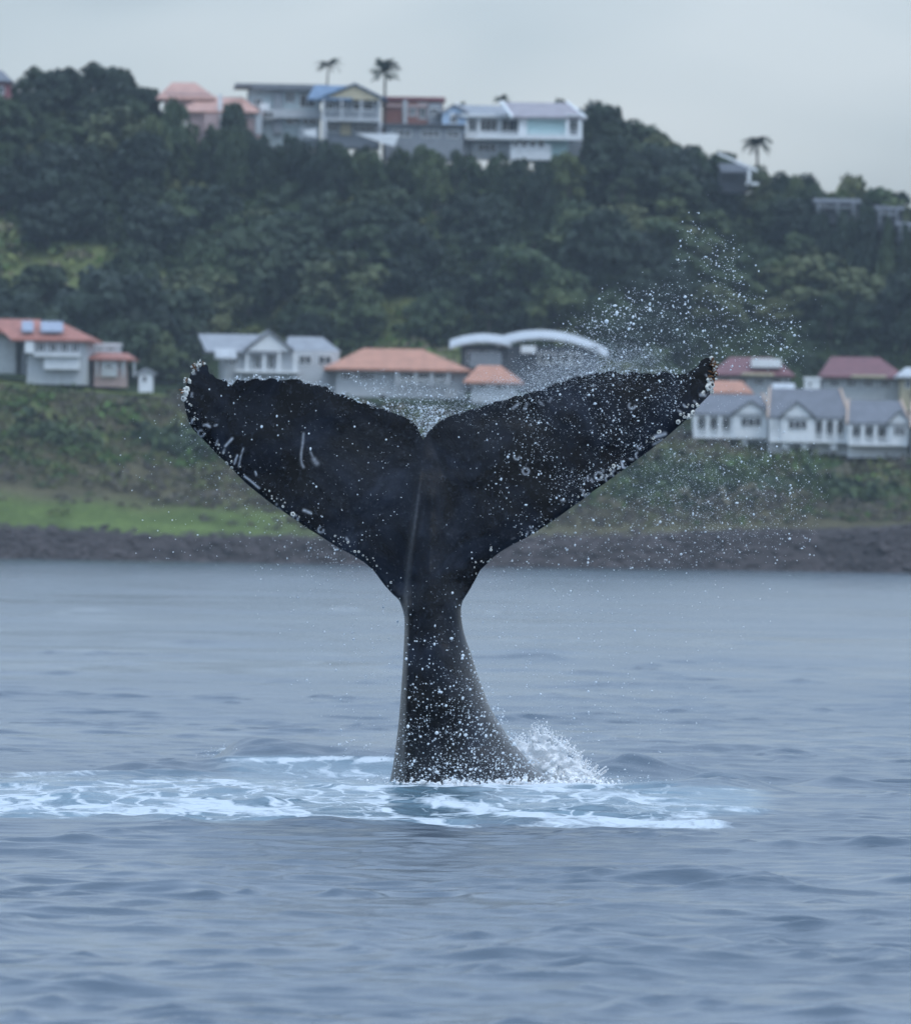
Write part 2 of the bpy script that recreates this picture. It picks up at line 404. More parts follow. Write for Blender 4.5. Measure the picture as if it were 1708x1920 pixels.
lc = mth('MULTIPLY', rl.outputs[0], aL.outputs['Fac'])
lc = mth('MULTIPLY', lc, 0.78)
fo = mth('ADD', mth('MULTIPLY', aF.outputs['Fac'], 1.0), lc)
fo = mth('ADD', fo, mth('MULTIPLY', mth('SUBTRACT', nf.outputs['Fac'], 0.5), 1.9))
fr = ramp(t, [(0.40, 0.0), (0.98, 1.0)]); K(fo, fr.inputs['Fac'])
gate = mth('MULTIPLY', fr.outputs[0], mth('MULTIPLY', mth('ADD', aF.outputs['Fac'], aL.outputs['Fac']), 2.5, True), True)
deep = N(t, 'ShaderNodeMix', data_type='RGBA'); deep.inputs[6].default_value = (0.020, 0.042, 0.068, 1); deep.inputs[7].default_value = (0.13, 0.215, 0.265, 1)
K(mth('MULTIPLY', aA.outputs['Fac'], mth('ADD', nf.outputs['Fac'], 0.15), True), deep.inputs['Factor']); K(deep.outputs[2], b.inputs['Base Color'])
b.inputs['IOR'].default_value = 1.42; aR = N(t, 'ShaderNodeAttribute', attribute_name='rough'); npw = N(t, 'ShaderNodeTexNoise', i_Scale=0.055, i_Detail=4.0, i_Roughness=0.6); K(tcn.outputs['Object'], npw.inputs['Vector']); rpw = ramp(t, [(0.36, 0.75), (0.64, 1.25)]); K(npw.outputs['Fac'], rpw.inputs['Fac'])
mrg = N(t, 'ShaderNodeMath', operation='MULTIPLY'); K(aR.outputs['Fac'], mrg.inputs[0]); K(rpw.outputs[0], mrg.inputs[1]); K(mrg.outputs[0], b.inputs['Roughness'])   # wavelets too small for the mesh out there
K(bp.outputs[0], b.inputs['Normal'])
fb = N(t, 'ShaderNodeBsdfPrincipled'); fb.inputs['Base Color'].default_value = (0.50, 0.55, 0.59, 1); fb.inputs['Roughness'].default_value = 0.8; fb.inputs['Specular IOR Level'].default_value = 0.2
bp2 = N(t, 'ShaderNodeBump', i_Strength=0.8, i_Distance=0.05); K(nf.outputs['Fac'], bp2.inputs['Height']); K(bp2.outputs[0], fb.inputs['Normal'])
ms = N(t, 'ShaderNodeMixShader'); K(gate, ms.inputs[0]); K(b.outputs[0], ms.inputs[1]); K(fb.outputs[0], ms.inputs[2])
K(ms.outputs[0], t.nodes['Material Output'].inputs['Surface'])
nS = nr * nc; gx_, gy_ = np.meshgrid(np.linspace(-1040, 1040, 27), np.linspace(-1040, 1440, 31)); J = np.arange(gx_.size).reshape(gx_.shape) + nS
SV = np.vstack([np.stack([X1, Y1, Zs], -1).reshape(-1, 3), np.stack([gx_, gy_, gx_ * 0 - .7], -1).reshape(-1, 3)])   # the open sea all round, just under the wave troughs
ext = lambda a: np.concatenate([a.ravel(), np.zeros(gx_.size)])
me = np_mesh('sea', SV, np.vstack([quads(I), quads(J)]), m, True, {'foam': ('FLOAT', ext(foam)), 'lace': ('FLOAT', ext(lace)), 'aerated': ('FLOAT', ext(aer)), 'rough': ('FLOAT', np.concatenate([np.clip((2.2 * VAR + 0.0005) ** .25, .10, .185).ravel(), np.full(gx_.size, .35)]))})
tag(link('sea', me), 'rippled grey blue sea with white foam round the tail', 'sea', kind='structure')

# ------------------------------------------------------------------ the whale's tail
z1 = lambda L_: [(320 + x / 3.163, 660 + y / 3.163) for x, y in L_]
z2 = lambda L_: [(780 + x / 2.755, 640 + y / 2.755) for x, y in L_]
z3 = lambda L_: [(650 + x / 3.796, 1040 + y / 3.796) for x, y in L_]
trail_l = z1([(195, 62), (215, 75), (218, 105), (225, 125), (245, 128), (262, 150), (290, 160), (315, 155), (330, 170), (345, 190), (358, 195), (372, 180), (385, 160),
              (400, 155), (430, 165), (455, 168), (480, 155), (510, 150), (535, 160), (555, 165), (585, 150), (610, 152), (630, 160), (655, 165), (690, 162), (715, 155),
              (735, 160), (760, 155), (775, 170), (800, 182), (830, 185), (850, 195), (885, 190), (890, 205), (920, 200), (945, 220), (965, 240), (1000, 250), (1025, 248),
              (1050, 265), (1080, 275), (1100, 290), (1130, 300), (1165, 303), (1190, 315), (1215, 330), (1260, 335), (1290, 345), (1320, 360), (1360, 372), (1400, 390),
              (1440, 415), (1460, 440), (1475, 470), (1490, 500), (1500, 522)])
trail_r = z2([(48, 490), (62, 468), (85, 445), (120, 415), (150, 395), (190, 380), (235, 370), (280, 350), (330, 343), (370, 325), (410, 308), (440, 305), (470, 300),
              (515, 278), (540, 280), (580, 265), (610, 255), (650, 250), (690, 230), (725, 210), (745, 213), (790, 195), (835, 175), (860, 180), (880, 170), (915, 165),
              (940, 155), (970, 158), (1000, 150), (1030, 148), (1050, 162), (1080, 165), (1110, 155), (1135, 150), (1160, 162), (1200, 160), (1240, 165), (1260, 155),
              (1290, 148), (1310, 160), (1340, 165), (1390, 165), (1420, 150), (1445, 135), (1465, 120), (1475, 95), (1500, 80), (1530, 78)])
lead_r = z2([(1550, 95), (1555, 130), (1562, 155), (1556, 185), (1545, 210), (1540, 250), (1515, 280), (1480, 315), (1450, 345), (1420, 385), (1380, 420), (1340, 455),
             (1300, 490), (1250, 530), (1200, 570), (1150, 605), (1100, 645), (1040, 685), (980, 730), (920, 770), (860, 820), (800, 860), (740, 905), (680, 945), (620, 985),
             (560, 1020), (500, 1050), (440, 1085), (400, 1115)]) + z3([(1010, 55), (950, 110), (915, 180), (870, 260), (825, 330), (812, 390), (818, 470), (830, 540),
             (850, 610), (880, 690), (905, 770), (930, 850), (960, 930), (990, 1020), (1030, 1110), (1080, 1190), (1130, 1270), (1190, 1350), (1250, 1420), (1310, 1490),
             (1370, 1550), (1410, 1600), (1455, 1665), (1520, 1780), (1580, 1960)])
lead_l = z3([(180, 1960), (240, 1800), (285, 1670), (310, 1600), (330, 1500), (345, 1400), (358, 1300), (372, 1170), (382, 1050), (390, 930), (400, 780), (407, 650),
             (412, 520), (410, 440), (398, 390), (375, 325), (330, 285), (270, 220), (230, 165), (190, 110)]) + z1([(1150, 1250), (1080, 1205), (1000, 1165), (930, 1120),
             (860, 1075), (800, 1040), (740, 995), (680, 955), (620, 915), (570, 880), (520, 840), (470, 800), (420, 755), (370, 700), (310, 640), (250, 585), (200, 530),
             (160, 490), (130, 460), (105, 420), (92, 380), (80, 340), (74, 300), (72, 260), (76, 220), (84, 190), (100, 160), (110, 130), (122, 105), (160, 70)])


def w2(pt):
    p = P(pt[0], pt[1], WD); return (p.x, p.z)


def resample(poly, step, smooth_=True):
    A = np.array(poly); s = np.concatenate([[0], np.cumsum(np.hypot(*np.diff(A, axis=0).T))])
    t = np.linspace(0, s[-1], max(2, int(s[-1] / step)))
    Q = np.stack([np.interp(t, s, A[:, 0]), np.interp(t, s, A[:, 1])], -1)
    if smooth_:
        for _ in range(6): Q[1:-1] = 0.5 * Q[1:-1] + 0.25 * (Q[:-2] + Q[2:])
    return Q


TL, TR = (np.array([w2(p) for p in q]) for q in (trail_l, trail_r))
LR, LL = (np.array([w2(p) for p in q]) for q in (lead_r, lead_l))
ST = 0.008
segs = [resample(np.vstack([TL]), ST, False), resample(TR, ST, False), resample(np.vstack([TR[-1:], LR]), ST), resample(np.vstack([LR[-1:], LL[:1]]), 0.03), resample(np.vstack([LL, TL[:1]]), ST)]
for q in segs[:2]:
    for _ in range(2): q[1:-1] = 0.5 * q[1:-1] + 0.25 * (q[:-2] + q[2:])
OUT = np.vstack([q[:-1] for q in segs])
keep = np.ones(len(OUT), bool); keep[1:] = np.hypot(*np.diff(OUT, axis=0).T) > 0.002; OUT = OUT[keep]
nO = len(OUT)
is_trail = np.arange(nO) < (len(segs[0]) + len(segs[1]) - 2)
TRP = np.vstack(segs[:2]); LDP = np.vstack([segs[2], segs[4]])


def dist_to(pts, Q):
    out = np.empty(len(pts))
    for i in range(0, len(pts), 4000):
        p = pts[i:i + 4000]; out[i:i + 4000] = np.sqrt(((p[:, None, :] - Q[None]) ** 2).sum(-1).min(1))
    return out


g = 0.0105
gx, gz = np.meshgrid(np.arange(OUT[:, 0].min(), OUT[:, 0].max(), g), np.arange(OUT[:, 1].min(), OUT[:, 1].max(), g))
gx = gx + (np.arange(gx.shape[0]) % 2)[:, None] * g * 0.5
GP = np.stack([gx.ravel(), gz.ravel()], -1)
# inside test by scanline crossing
inside = np.zeros(len(GP), bool)
xa, ya = OUT[:, 0], OUT[:, 1]; xb, yb = np.roll(xa, -1), np.roll(ya, -1)
for i in range(nO):
    if ya[i] == yb[i]: continue
    c = (ya[i] > GP[:, 1]) != (yb[i] > GP[:, 1])
    idx = np.nonzero(c)[0]
    if len(idx): inside[idx] ^= GP[idx, 0] < (xb[i] - xa[i]) * (GP[idx, 1] - ya[i]) / (yb[i] - ya[i]) + xa[i]
GP = GP[inside]; dB = dist_to(GP, OUT); GP = GP[dB > 0.012]
tn = np.roll(OUT, -1, 0) - np.roll(OUT, 1, 0); tn /= np.linalg.norm(tn, axis=1)[:, None] + 1e-9
area = 0.5 * np.sum(xa * yb - xb * ya)
nin = np.stack([-tn[:, 1], tn[:, 0]], -1) * (1 if area > 0 else -1)
ring = np.vstack([OUT + nin * 0.002, OUT + nin * 0.006])
dR = dist_to(ring, OUT); ring = ring[(dR > 0.0015)]
allp = np.vstack([OUT, ring, GP])
res = delaunay_2d_cdt([Vector(p) for p in allp], [], [list(range(nO))], 1, 1e-6)
PV = np.array([v[:] for v in res[0]]); TRI = np.array([f for f in res[2] if len(f) == 3])
e1 = PV[TRI[:, 1]] - PV[TRI[:, 0]]; e2 = PV[TRI[:, 2]] - PV[TRI[:, 0]]
flip = (e1[:, 0] * e2[:, 1] - e1[:, 1] * e2[:, 0]) < 0
TRI[flip] = TRI[flip][:, ::-1]
dl, dt_ = dist_to(PV, LDP), dist_to(PV, TRP)
onb = np.minimum(dl, dt_) < 1e-4; onb |= dist_to(PV, OUT) < 1e-4
pX, pZ = PV[:, 0], PV[:, 1]
pyv = np.array([to_px(x, WD, z) for x, z in PV]); ppx, ppy = pyv[:, 0], pyv[:, 1]
chord = dl + dt_; c = dl / np.maximum(chord, 1e-6)
naca = 5 * (0.2969 * np.sqrt(c) - 0.1260 * c - 0.3516 * c ** 2 + 0.2843 * c ** 3 - 0.1015 * c ** 4)
tf = naca * np.minimum(chord, 0.95) * 0.17 * sstep(1260, 1080, ppy) * 0.55
tf = np.where(dt_ < 0.03, np.minimum(tf, 0.012 * np.sqrt(np.clip(dt_ / 0.03, 0, 1)) + 0.002 * (dt_ > 0)), tf)
zz_ = [800, 830, 900, 1000, 1080, 1130, 1180, 1300, 1400, 1478, 1560]
Tp = np.interp(ppy, zz_, [0.0, 0.02, 0.075, 0.14, 0.20, 0.25, 0.28, 0.36, 0.46, 0.58, 0.70])
xl = np.interp(ppy, zz_, [788, 770, 735, 722, 735, 752, 759, 752, 741, 725, 700]); xr = np.interp(ppy, zz_, [802, 818, 850, 880, 880, 868, 865, 893, 942, 1030, 1065])
# below the flukes the peduncle's section follows the traced outline exactly
sL = np.zeros(len(PV)); mid = (xl + xr) / 2; hw = (xr - xl) / 2
q = np.clip(1 - ((ppx - mid) / hw) ** 2, 0, 1)
low = sstep(1090, 1150, ppy)
oR = np.array([to_px(x, WD, z) for x, z in segs[2]]); oL = np.array([to_px(x, WD, z) for x, z in segs[4]])
selR = oR[:, 1] > 1090; selL = oL[:, 1] > 1090
o = np.argsort(oR[selR][:, 1]); xr2 = np.interp(ppy, oR[selR][o, 1], oR[selR][o, 0])
o = np.argsort(oL[selL][:, 1]); xl2 = np.interp(ppy, oL[selL][o, 1], oL[selL][o, 0])
m2, h2 = (xl2 + xr2) / 2, np.maximum((xr2 - xl2) / 2, 1)
q2 = np.clip(1 - np.abs((ppx - m2) / h2) ** 2.0, 0, 1)
tp = Tp * (np.sqrt(q2) * low + (1 - low) * q ** 2.2)
kk = 0.03
tt = np.where((tf + tp) > 0, 0.5 * (tf + tp + np.sqrt((tf - tp) ** 2 + kk ** 2 * np.clip(np.minimum(tf, tp) / 0.03, 0, 1) ** 2)), 0)
tt[onb] = 0
# keel running from the notch down the stock, with a hollow on its right flank
kx = np.interp(ppy, [815, 860, 900, 940, 1000, 1060, 1100, 1160, 1250, 1350, 1420, 1480, 1560], [795, 789, 786, 783, 776, 769, 766, 765, 763, 762, 761, 762, 762])
mpp = WD / FPX
dk = (ppx - kx) * mpp
keel = 0.030 * np.exp(-(dk / 0.024) ** 2) * sstep(850, 960, ppy) - 0.010 * np.exp(-((dk - 0.075) / 0.04) ** 2) * sstep(860, 980, ppy)
keel += 0.010 * np.exp(-((ppx - kx - 0.33 * (xr - kx)) * mpp / 0.03) ** 2) * sstep(1010, 1060, ppy) * sstep(1200, 1100, ppy)
foldx = np.interp(ppy, [1150, 1250, 1350, 1480], [850, 868, 905, 985])
keel += -0.016 * np.exp(-((ppx - foldx) * mpp / 0.035) ** 2) * sstep(1160, 1260, ppy)
keel = keel * np.clip(dB_ / 0.05, 0, 1) if (dB_ := dist_to(PV, OUT)) is not None else keel
und = (fbm(pX, pZ, 88, 0.34, 3) - .5) * 0.050 * np.clip(dB_ / 0.12, 0, 1)
xm = (ppx - 800) * mpp
yc = 0.075 * xm ** 2 * sstep(1150, 850, ppy) + 0.05 * np.clip(1100 - ppy, 0, None) * mpp - 0.10 * np.exp(-((np.abs(xm) - 2.2) / 0.3) ** 2) * sstep(900, 750, ppy)
yc += 0.22 * np.clip((ppy - 1250) / 230, 0, 1.4) ** 2
yF = WD + yc - tt - keel - und; yB = WD + yc + tt
nP = len(PV); bmap = np.where(onb, np.arange(nP), np.arange(nP) + nP)
Vw = np.vstack([np.stack([pX, np.where(onb, WD + yc, yF), pZ], -1), np.stack([pX, yB, pZ], -1)])
FW = np.vstack([TRI, bmap[TRI][:, ::-1]])
used = np.zeros(len(Vw), bool); used[FW] = True; remap = np.cumsum(used) - 1
Fw = remap[FW]; BASE = Vector((0.12, WD + 0.25, 0.0))
front_pts = np.stack([pX, yF, pZ], -1)


def skin_pt(px, py):
    i = np.argmin((ppx - px) ** 2 + (ppy - py) ** 2); return Vector(front_pts[i])


# pale scars, rake marks and a faint lit keel line painted on the skin
scar = np.zeros(nP)
marks = [(z1([(787, 480), (784, 520), (779, 560), (773, 600), (772, 640), (778, 665), (788, 682)]), 2.0, .42), (z1([(828, 590), (838, 612), (848, 634)]), 1.8, .35), (z1([(848, 634), (856, 648), (866, 660)]), 4.2, .35), (z1([(362, 510), (320, 556)]), 1.8, .9),
         (z1([(428, 570), (412, 620), (400, 680)]), 1.3, .6), (z1([(392, 610), (374, 660)]), 1.5, .9), (z1([(435, 735), (480, 770), (522, 806)]), 1.6, .85),
         (z1([(1470, 850), (1455, 960), (1440, 1060), (1420, 1180), (1400, 1350), (1390, 1450)]), 3.0, .05),
         (z1([(270, 430), (255, 434)]), 1.4, .8), (z1([(208, 430), (226, 440)]), 2.0, .9), (z1([(640, 930), (660, 950)]), 2, .7), (z1([(790, 938), (830, 955)]), 2.2, .8),
         (z2([(500, 345), (530, 320)]), 2.2, .6), (z2([(575, 320), (560, 350)]), 2, .5), (z2([(640, 310), (655, 325)]), 2, .5), (z2([(700, 290), (690, 310)]), 1.6, .4),
         (z2([(1065, 620), (1070, 650), (1090, 655)]), 2.0, .95), (z2([(1240, 490), (1290, 475)]), 3.0, .95), (z2([(1270, 510), (1230, 530)]), 2.0, .8), (z2([(1490, 262), (1475, 272), (1500, 275)]), 2.4, .9)]
mr = random.Random(4)
for _ in range(46):
    a_, b_ = mr.uniform(0, 1), mr.uniform(0, 1); i = mr.randrange(len(segs[2]) // 2)
    base = oR[i] if mr.random() < .55 else oL[-1 - mr.randrange(len(oL) // 2)]
    cx_ = base[0] + mr.uniform(-22, 22); cy_ = base[1] - mr.uniform(2, 26); an = mr.uniform(0, 6.28); ln = mr.uniform(2, 9)
    marks.append(([(cx_, cy_), (cx_ + ln * math.cos(an), cy_ + ln * math.sin(an))], mr.uniform(1.0, 1.9), mr.uniform(.4, .95)))
for cx_, cy_, r_ in [(780 + 1118 / 2.755, 640 + 330 / 2.755, 6), (780 + 567 / 2.755, 640 + 670 / 2.755, 6), (780 + 945 / 2.755, 640 + 695 / 2.755, 7), (780 + 1000 / 2.755, 640 + 710 / 2.755, 7),
                     (780 + 1030 / 2.755, 640 + 680 / 2.755, 6), (780 + 880 / 2.755, 640 + 785 / 2.755, 6), (780 + 1160 / 2.755, 640 + 588 / 2.755, 8), (780 + 520 / 2.755, 640 + 595 / 2.755, 5),
                     (320 + 175 / 3.163, 660 + 480 / 3.163, 6), (320 + 740 / 3.163, 660 + 985 / 3.163, 5), (320 + 890 / 3.163, 660 + 1055 / 3.163, 5)]:
    marks.append(([(cx_ + r_ * math.cos(k * .5), cy_ + r_ * math.sin(k * .5)) for k in range(mr.randint(8, 13))], 1.5, .7))
for pts, wd_, st_ in marks:
    Q = resample(pts, 1.0, False)
    lo, hi = Q.min(0) - 12, Q.max(0) + 12
    sel = np.nonzero((ppx > lo[0]) & (ppx < hi[0]) & (ppy > lo[1]) & (ppy < hi[1]))[0]
    if len(sel):
        d_ = dist_to(np.stack([ppx[sel], ppy[sel]], -1), Q)
        scar[sel] = np.maximum(scar[sel], st_ * np.exp(-(d_ / wd_) ** 2))
pale = 0.34 * np.exp(-((dk + .012) / .026) ** 2) * sstep(890, 1000, ppy) * sstep(1240, 1120, ppy) + sstep(1330, 1470, ppy) * 0.25 + 0.75 * sstep(4, -8, ppx - kx) * sstep(1090, 1200, ppy) + 0.10 * np.exp(-((ppx - 670) / 110) ** 2 - ((ppy - 870) / 90) ** 2) + 0.08 * np.exp(-((ppx - 930) / 120) ** 2 - ((ppy - 830) / 80) ** 2) + 0.5 * sstep(xr2 - 30, xr2 - 4, ppx) * sstep(1160, 1260, ppy) + 0.6 * np.exp(-((ppx - (foldx + 25)) / 45) ** 2) * sstep(1180, 1300, ppy)  # wet sheen of keel and flanks put into the colour, plus paler skin
both = lambda a: np.concatenate([a, a])[used]

m, t, b, K = new_mat('wet whale skin')
tcn = N(t, 'ShaderNodeTexCoord')
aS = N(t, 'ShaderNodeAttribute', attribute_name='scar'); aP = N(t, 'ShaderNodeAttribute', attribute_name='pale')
n1 = N(t, 'ShaderNodeTexNoise', i_Scale=1.7, i_Detail=10.0, i_Roughness=0.66, i_Distortion=0.7); K(tcn.outputs['Object'], n1.inputs['Vector'])
n2 = N(t, 'ShaderNodeTexNoise', i_Scale=30.0, i_Detail=6.0, i_Roughness=0.7); K(tcn.outputs['Object'], n2.inputs['Vector'])
n3 = N(t, 'ShaderNodeTexVoronoi', i_Scale=38.0); K(tcn.outputs['Object'], n3.inputs['Vector'])
ra = ramp(t, [(0.42, (0.0001, 0.0004, 0.0015)), (0.53, (0.0010, 0.0030, 0.0085)), (0.66, (0.0130, 0.0185, 0.032))]); K(n1.outputs['Fac'], ra.inputs['Fac'])
rf = ramp(t, [(0.55, 0.0), (0.80, 1.0)]); K(n2.outputs['Fac'], rf.inputs['Fac'])
mixa = N(t, 'ShaderNodeMix', data_type='RGBA'); mixa.inputs[7].default_value = (0.045, 0.055, 0.072, 1); K(rf.outputs[0], mixa.inputs['Factor']); K(ra.outputs[0], mixa.inputs[6])
rv = ramp(t, [(0.05, 1.0), (0.16, 0.0)]); K(n3.outputs['Distance'], rv.inputs['Fac'])


def mth(op, a, b_, clamp=False):
    n = N(t, 'ShaderNodeMath', operation=op, use_clamp=clamp)
    for i, v in enumerate((a, b_)):
        if isinstance(v, (int, float)): n.inputs[i].default_value = v
        else: K(v, n.inputs[i])
    return n.outputs[0]


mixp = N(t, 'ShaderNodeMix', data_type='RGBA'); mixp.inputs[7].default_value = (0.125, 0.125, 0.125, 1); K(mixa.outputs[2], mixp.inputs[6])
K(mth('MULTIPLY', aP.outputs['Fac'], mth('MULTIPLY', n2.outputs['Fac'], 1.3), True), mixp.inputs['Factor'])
mixs = N(t, 'ShaderNodeMix', data_type='RGBA'); mixs.inputs[7].default_value = (0.50, 0.53, 0.58, 1); K(mixp.outputs[2], mixs.inputs[6])
sc = mth('MULTIPLY', aS.outputs['Fac'], mth('MULTIPLY', n2.outputs['Fac'], 2.0), True); K(sc, mixs.inputs['Factor'])
K(mixs.outputs[2], b.inputs['Base Color'])
rr = ramp(t, [(0.3, 0.20), (0.7, 0.36)]); K(n1.outputs['Fac'], rr.inputs['Fac']); K(rr.outputs[0], b.inputs['Roughness'])
b.inputs['Specular IOR Level'].default_value = 0.20
bp = N(t, 'ShaderNodeBump', i_Strength=0.35, i_Distance=0.012); K(n2.outputs['Fac'], bp.inputs['Height']); K(bp.outputs[0], b.inputs['Normal'])
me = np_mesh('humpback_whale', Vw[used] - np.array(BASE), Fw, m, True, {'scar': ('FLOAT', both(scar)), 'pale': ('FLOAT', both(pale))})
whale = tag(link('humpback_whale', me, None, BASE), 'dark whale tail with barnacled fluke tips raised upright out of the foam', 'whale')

# barnacles: ribbed cones with a dark mouth, and stalked ones in the tip clumps
shell = simple('barnacle shell', (0.62, 0.62, 0.58), 0.7, 0.25, 30)
mouth = simple('barnacle mouth', (0.03, 0.03, 0.035), 0.5, 0.2, 30)
stalk = simple('stalked barnacle', (0.16, 0.075, 0.028), 0.5, 0.5, 40)


def barnacle_mesh(seed):
    r = random.Random(seed); k = 10; V = []; Fc = []; mi = []
    rings = [(1.0, 0.0), (0.86, 0.42), (0.60, 0.70), (0.40, 0.66), (0.30, 0.35)]
    for j, (rad, h) in enumerate(rings):
        for i in range(k):
            a = i / k * 6.2832; rr_ = rad * (1 + (0.10 if i % 2 else -0.06) * (j < 3)) * r.uniform(.94, 1.06)
            V.append((rr_ * math.cos(a), rr_ * math.sin(a), h * r.uniform(.9, 1.1)))
    for j in range(len(rings) - 1):
        for i in range(k):
            Fc.append((j * k + i, j * k + (i + 1) % k, (j + 1) * k + (i + 1) % k, (j + 1) * k + i)); mi.append(0 if j < 3 else 1)
    Fc.append([4 * k + i for i in range(k)]); mi.append(1)
    me = mesh('barnacle', V, Fc, shell); me.materials.append(mouth)
    for p, i in zip(me.polygons, mi): p.material_index = i
    return me


def goose_mesh(seed):
    r = random.Random(seed); k = 8; V = []; Fc = []; mi = []
    prof = [(0.22, 0), (0.20, 0.6), (0.26, 1.1), (0.46, 1.5), (0.50, 1.9), (0.34, 2.4), (0.06, 2.75)]
    bend = r.uniform(-.35, .35)
    for rad, h in prof:
        for i in range(k):
            a = i / k * 6.2832; V.append((rad * math.cos(a) + bend * (h / 2) ** 2, 0.65 * rad * math.sin(a), h))
    for j in range(len(prof) - 1):
        for i in range(k):
            Fc.append((j * k + i, j * k + (i + 1) % k, (j + 1) * k + (i + 1) % k, (j + 1) * k + i)); mi.append(0 if j < 3 or seed % 3 else 1)
    me = mesh('goose_barnacle', V, Fc, stalk); me.materials.append(shell)
    for p, i in zip(me.polygons, mi): p.material_index = i; p.use_smooth = True
    return me


BM = [barnacle_mesh(i) for i in range(4)]; GM = [goose_mesh(i) for i in range(5)]


def stick(meshes, name, px, py, rad, out=None, flat=1.0, lift=0.0):
    p = skin_pt(px, py) - Vector((0, lift, 0))
    n = Vector((0, -1, 0)) if out is None else Vector((out[0], -0.55, out[1])).normalized()
    n = (n + Vector((mr.uniform(-.25, .25), mr.uniform(-.2, .2), mr.uniform(-.25, .25)))).normalized()
    o = link(name, mr.choice(meshes), whale)
    o.matrix_local = Matrix.Translation(p - BASE) @ n.to_track_quat('Z', 'Y').to_matrix().to_4x4() @ Matrix.Rotation(mr.uniform(0, 6.28), 4, 'Z') @ Matrix.Diagonal((rad, rad, rad * flat, 1))
    return o


oLr = oL[::-1]
for side, oo, nmax in (('l', oLr, 104), ('r', oR, 124)):
    L_ = np.concatenate([[0], np.cumsum(np.hypot(*np.diff(oo, axis=0).T))])
    tot = 640
    for k in range(nmax):
        f_ = (k + mr.random()) / nmax; dist_ = tot * f_ ** 1.25
        i = min(np.searchsorted(L_, dist_), len(oo) - 2)
        tx, ty = oo[min(i + 3, len(oo) - 1)] - oo[max(i - 3, 0)]; ll = math.hypot(tx, ty) + 1e-6
        sgn = 1 if side == 'r' else -1
        ox, oy = (-ty / ll) * -sgn, (tx / ll) * -sgn           # outward in picture px (y down)
        if side == 'l': ox, oy = -abs(ox), abs(oy)
        else: ox, oy = abs(ox), abs(oy)
        if vnoise(np.array([dist_]), np.array([7.]), 9 if side == 'l' else 14, 26.)[0] < .42 and f_ > .1: continue
        inn = mr.uniform(0, 18) if f_ > .12 else mr.uniform(0, 6)
        rad = min(.021, mr.lognormvariate(math.log(.0085), .42)) * (1.35 if f_ < .2 else 1)
        stick(BM, 'barnacle', oo[i][0] - ox * inn, oo[i][1] - oy * inn, rad, (ox, -oy) if inn < 5 else None, mr.uniform(.5, 1.0) if f_ < .3 else mr.uniform(.2, .5))
for cx_, cy_, r_, k in ((352, 715, 6, 3), (346, 727, 7, 3), (345, 738, 7, 4), (341, 748, 7, 2), (1333, 712, 8, 4), (1334, 722, 10, 2), (1337, 732, 6, 3), (1320, 738, 6, 2), (1312, 757, 5, 2), (1300, 771, 7, 2), (1292, 781, 7, 2)):
    for _ in range(k): stick(BM, 'barnacle', cx_ + mr.uniform(-3, 3), cy_ + mr.uniform(-3, 3), r_ * mpp * mr.uniform(.55, .85), (-.6 if cx_ < 800 else .6, 0), 0.8)
for cx_, cy_, sx, sy, k, ou in ((363, 688, 6, 6, 12, (-.7, .7)), (347, 711, 4, 5, 7, (-1, .1)), (344, 733, 3, 4, 3, (-1, 0)), (375, 684, 6, 3, 5, (0, 1)), (1338, 690, 5, 12, 20, (1, .1)), (1334, 702, 5, 8, 10, (1, -.2)), (1338, 676, 4, 4, 5, (.6, .9))):
    for _ in range(k): stick(GM, 'goose_barnacle', cx_ + mr.uniform(-sx, sx), cy_ + mr.uniform(-sy, sy), mr.uniform(.011, .020), ou, 1, 0.004)

# ------------------------------------------------------------------ trees
def leaf_mat(name, ramp_cols):
    m, t, b, K = new_mat(name)
    oi = N(t, 'ShaderNodeObjectInfo'); tcn = N(t, 'ShaderNodeTexCoord'); ge = N(t, 'ShaderNodeNewGeometry')
    nz = N(t, 'ShaderNodeTexNoise', i_Scale=0.085, i_Detail=5.0, i_Roughness=0.55); K(ge.outputs['Position'], nz.inputs['Vector'])
    ad = N(t, 'ShaderNodeMath', operation='MULTIPLY_ADD'); ad.inputs[1].default_value = 1.5; K(nz.outputs['Fac'], ad.inputs[0])
    ml = N(t, 'ShaderNodeMath', operation='MULTIPLY'); ml.inputs[1].default_value = 0.40; sb = N(t, 'ShaderNodeMath', operation='SUBTRACT'); sb.inputs[1].default_value = 0.46; K(oi.outputs['Random'], ml.inputs[0]); K(ml.outputs[0], sb.inputs[0]); K(sb.outputs[0], ad.inputs[2])
    r = ramp(t, ramp_cols); K(ad.outputs[0], r.inputs['Fac']); K(r.outputs[0], b.inputs['Base Color'])
    b.inputs['Roughness'].default_value = 0.65; b.inputs['Specular IOR Level'].default_value = 0.25
    return m


LEAF = [leaf_mat('dark foliage', [(0.1, (0.006, 0.012, 0.009)), (0.5, (0.017, 0.031, 0.017)), (0.9, (0.042, 0.060, 0.024))]),
        leaf_mat('mid foliage', [(0.1, (0.012, 0.024, 0.012)), (0.5, (0.036, 0.058, 0.022)), (0.9, (0.085, 0.106, 0.036))]),
        leaf_mat('olive foliage', [(0.1, (0.026, 0.038, 0.016)), (0.5, (0.075, 0.090, 0.036)), (0.9, (0.135, 0.140, 0.058))])]
BARK = simple('bark', (0.09, 0.075, 0.06), 0.9, 0.4, 3)


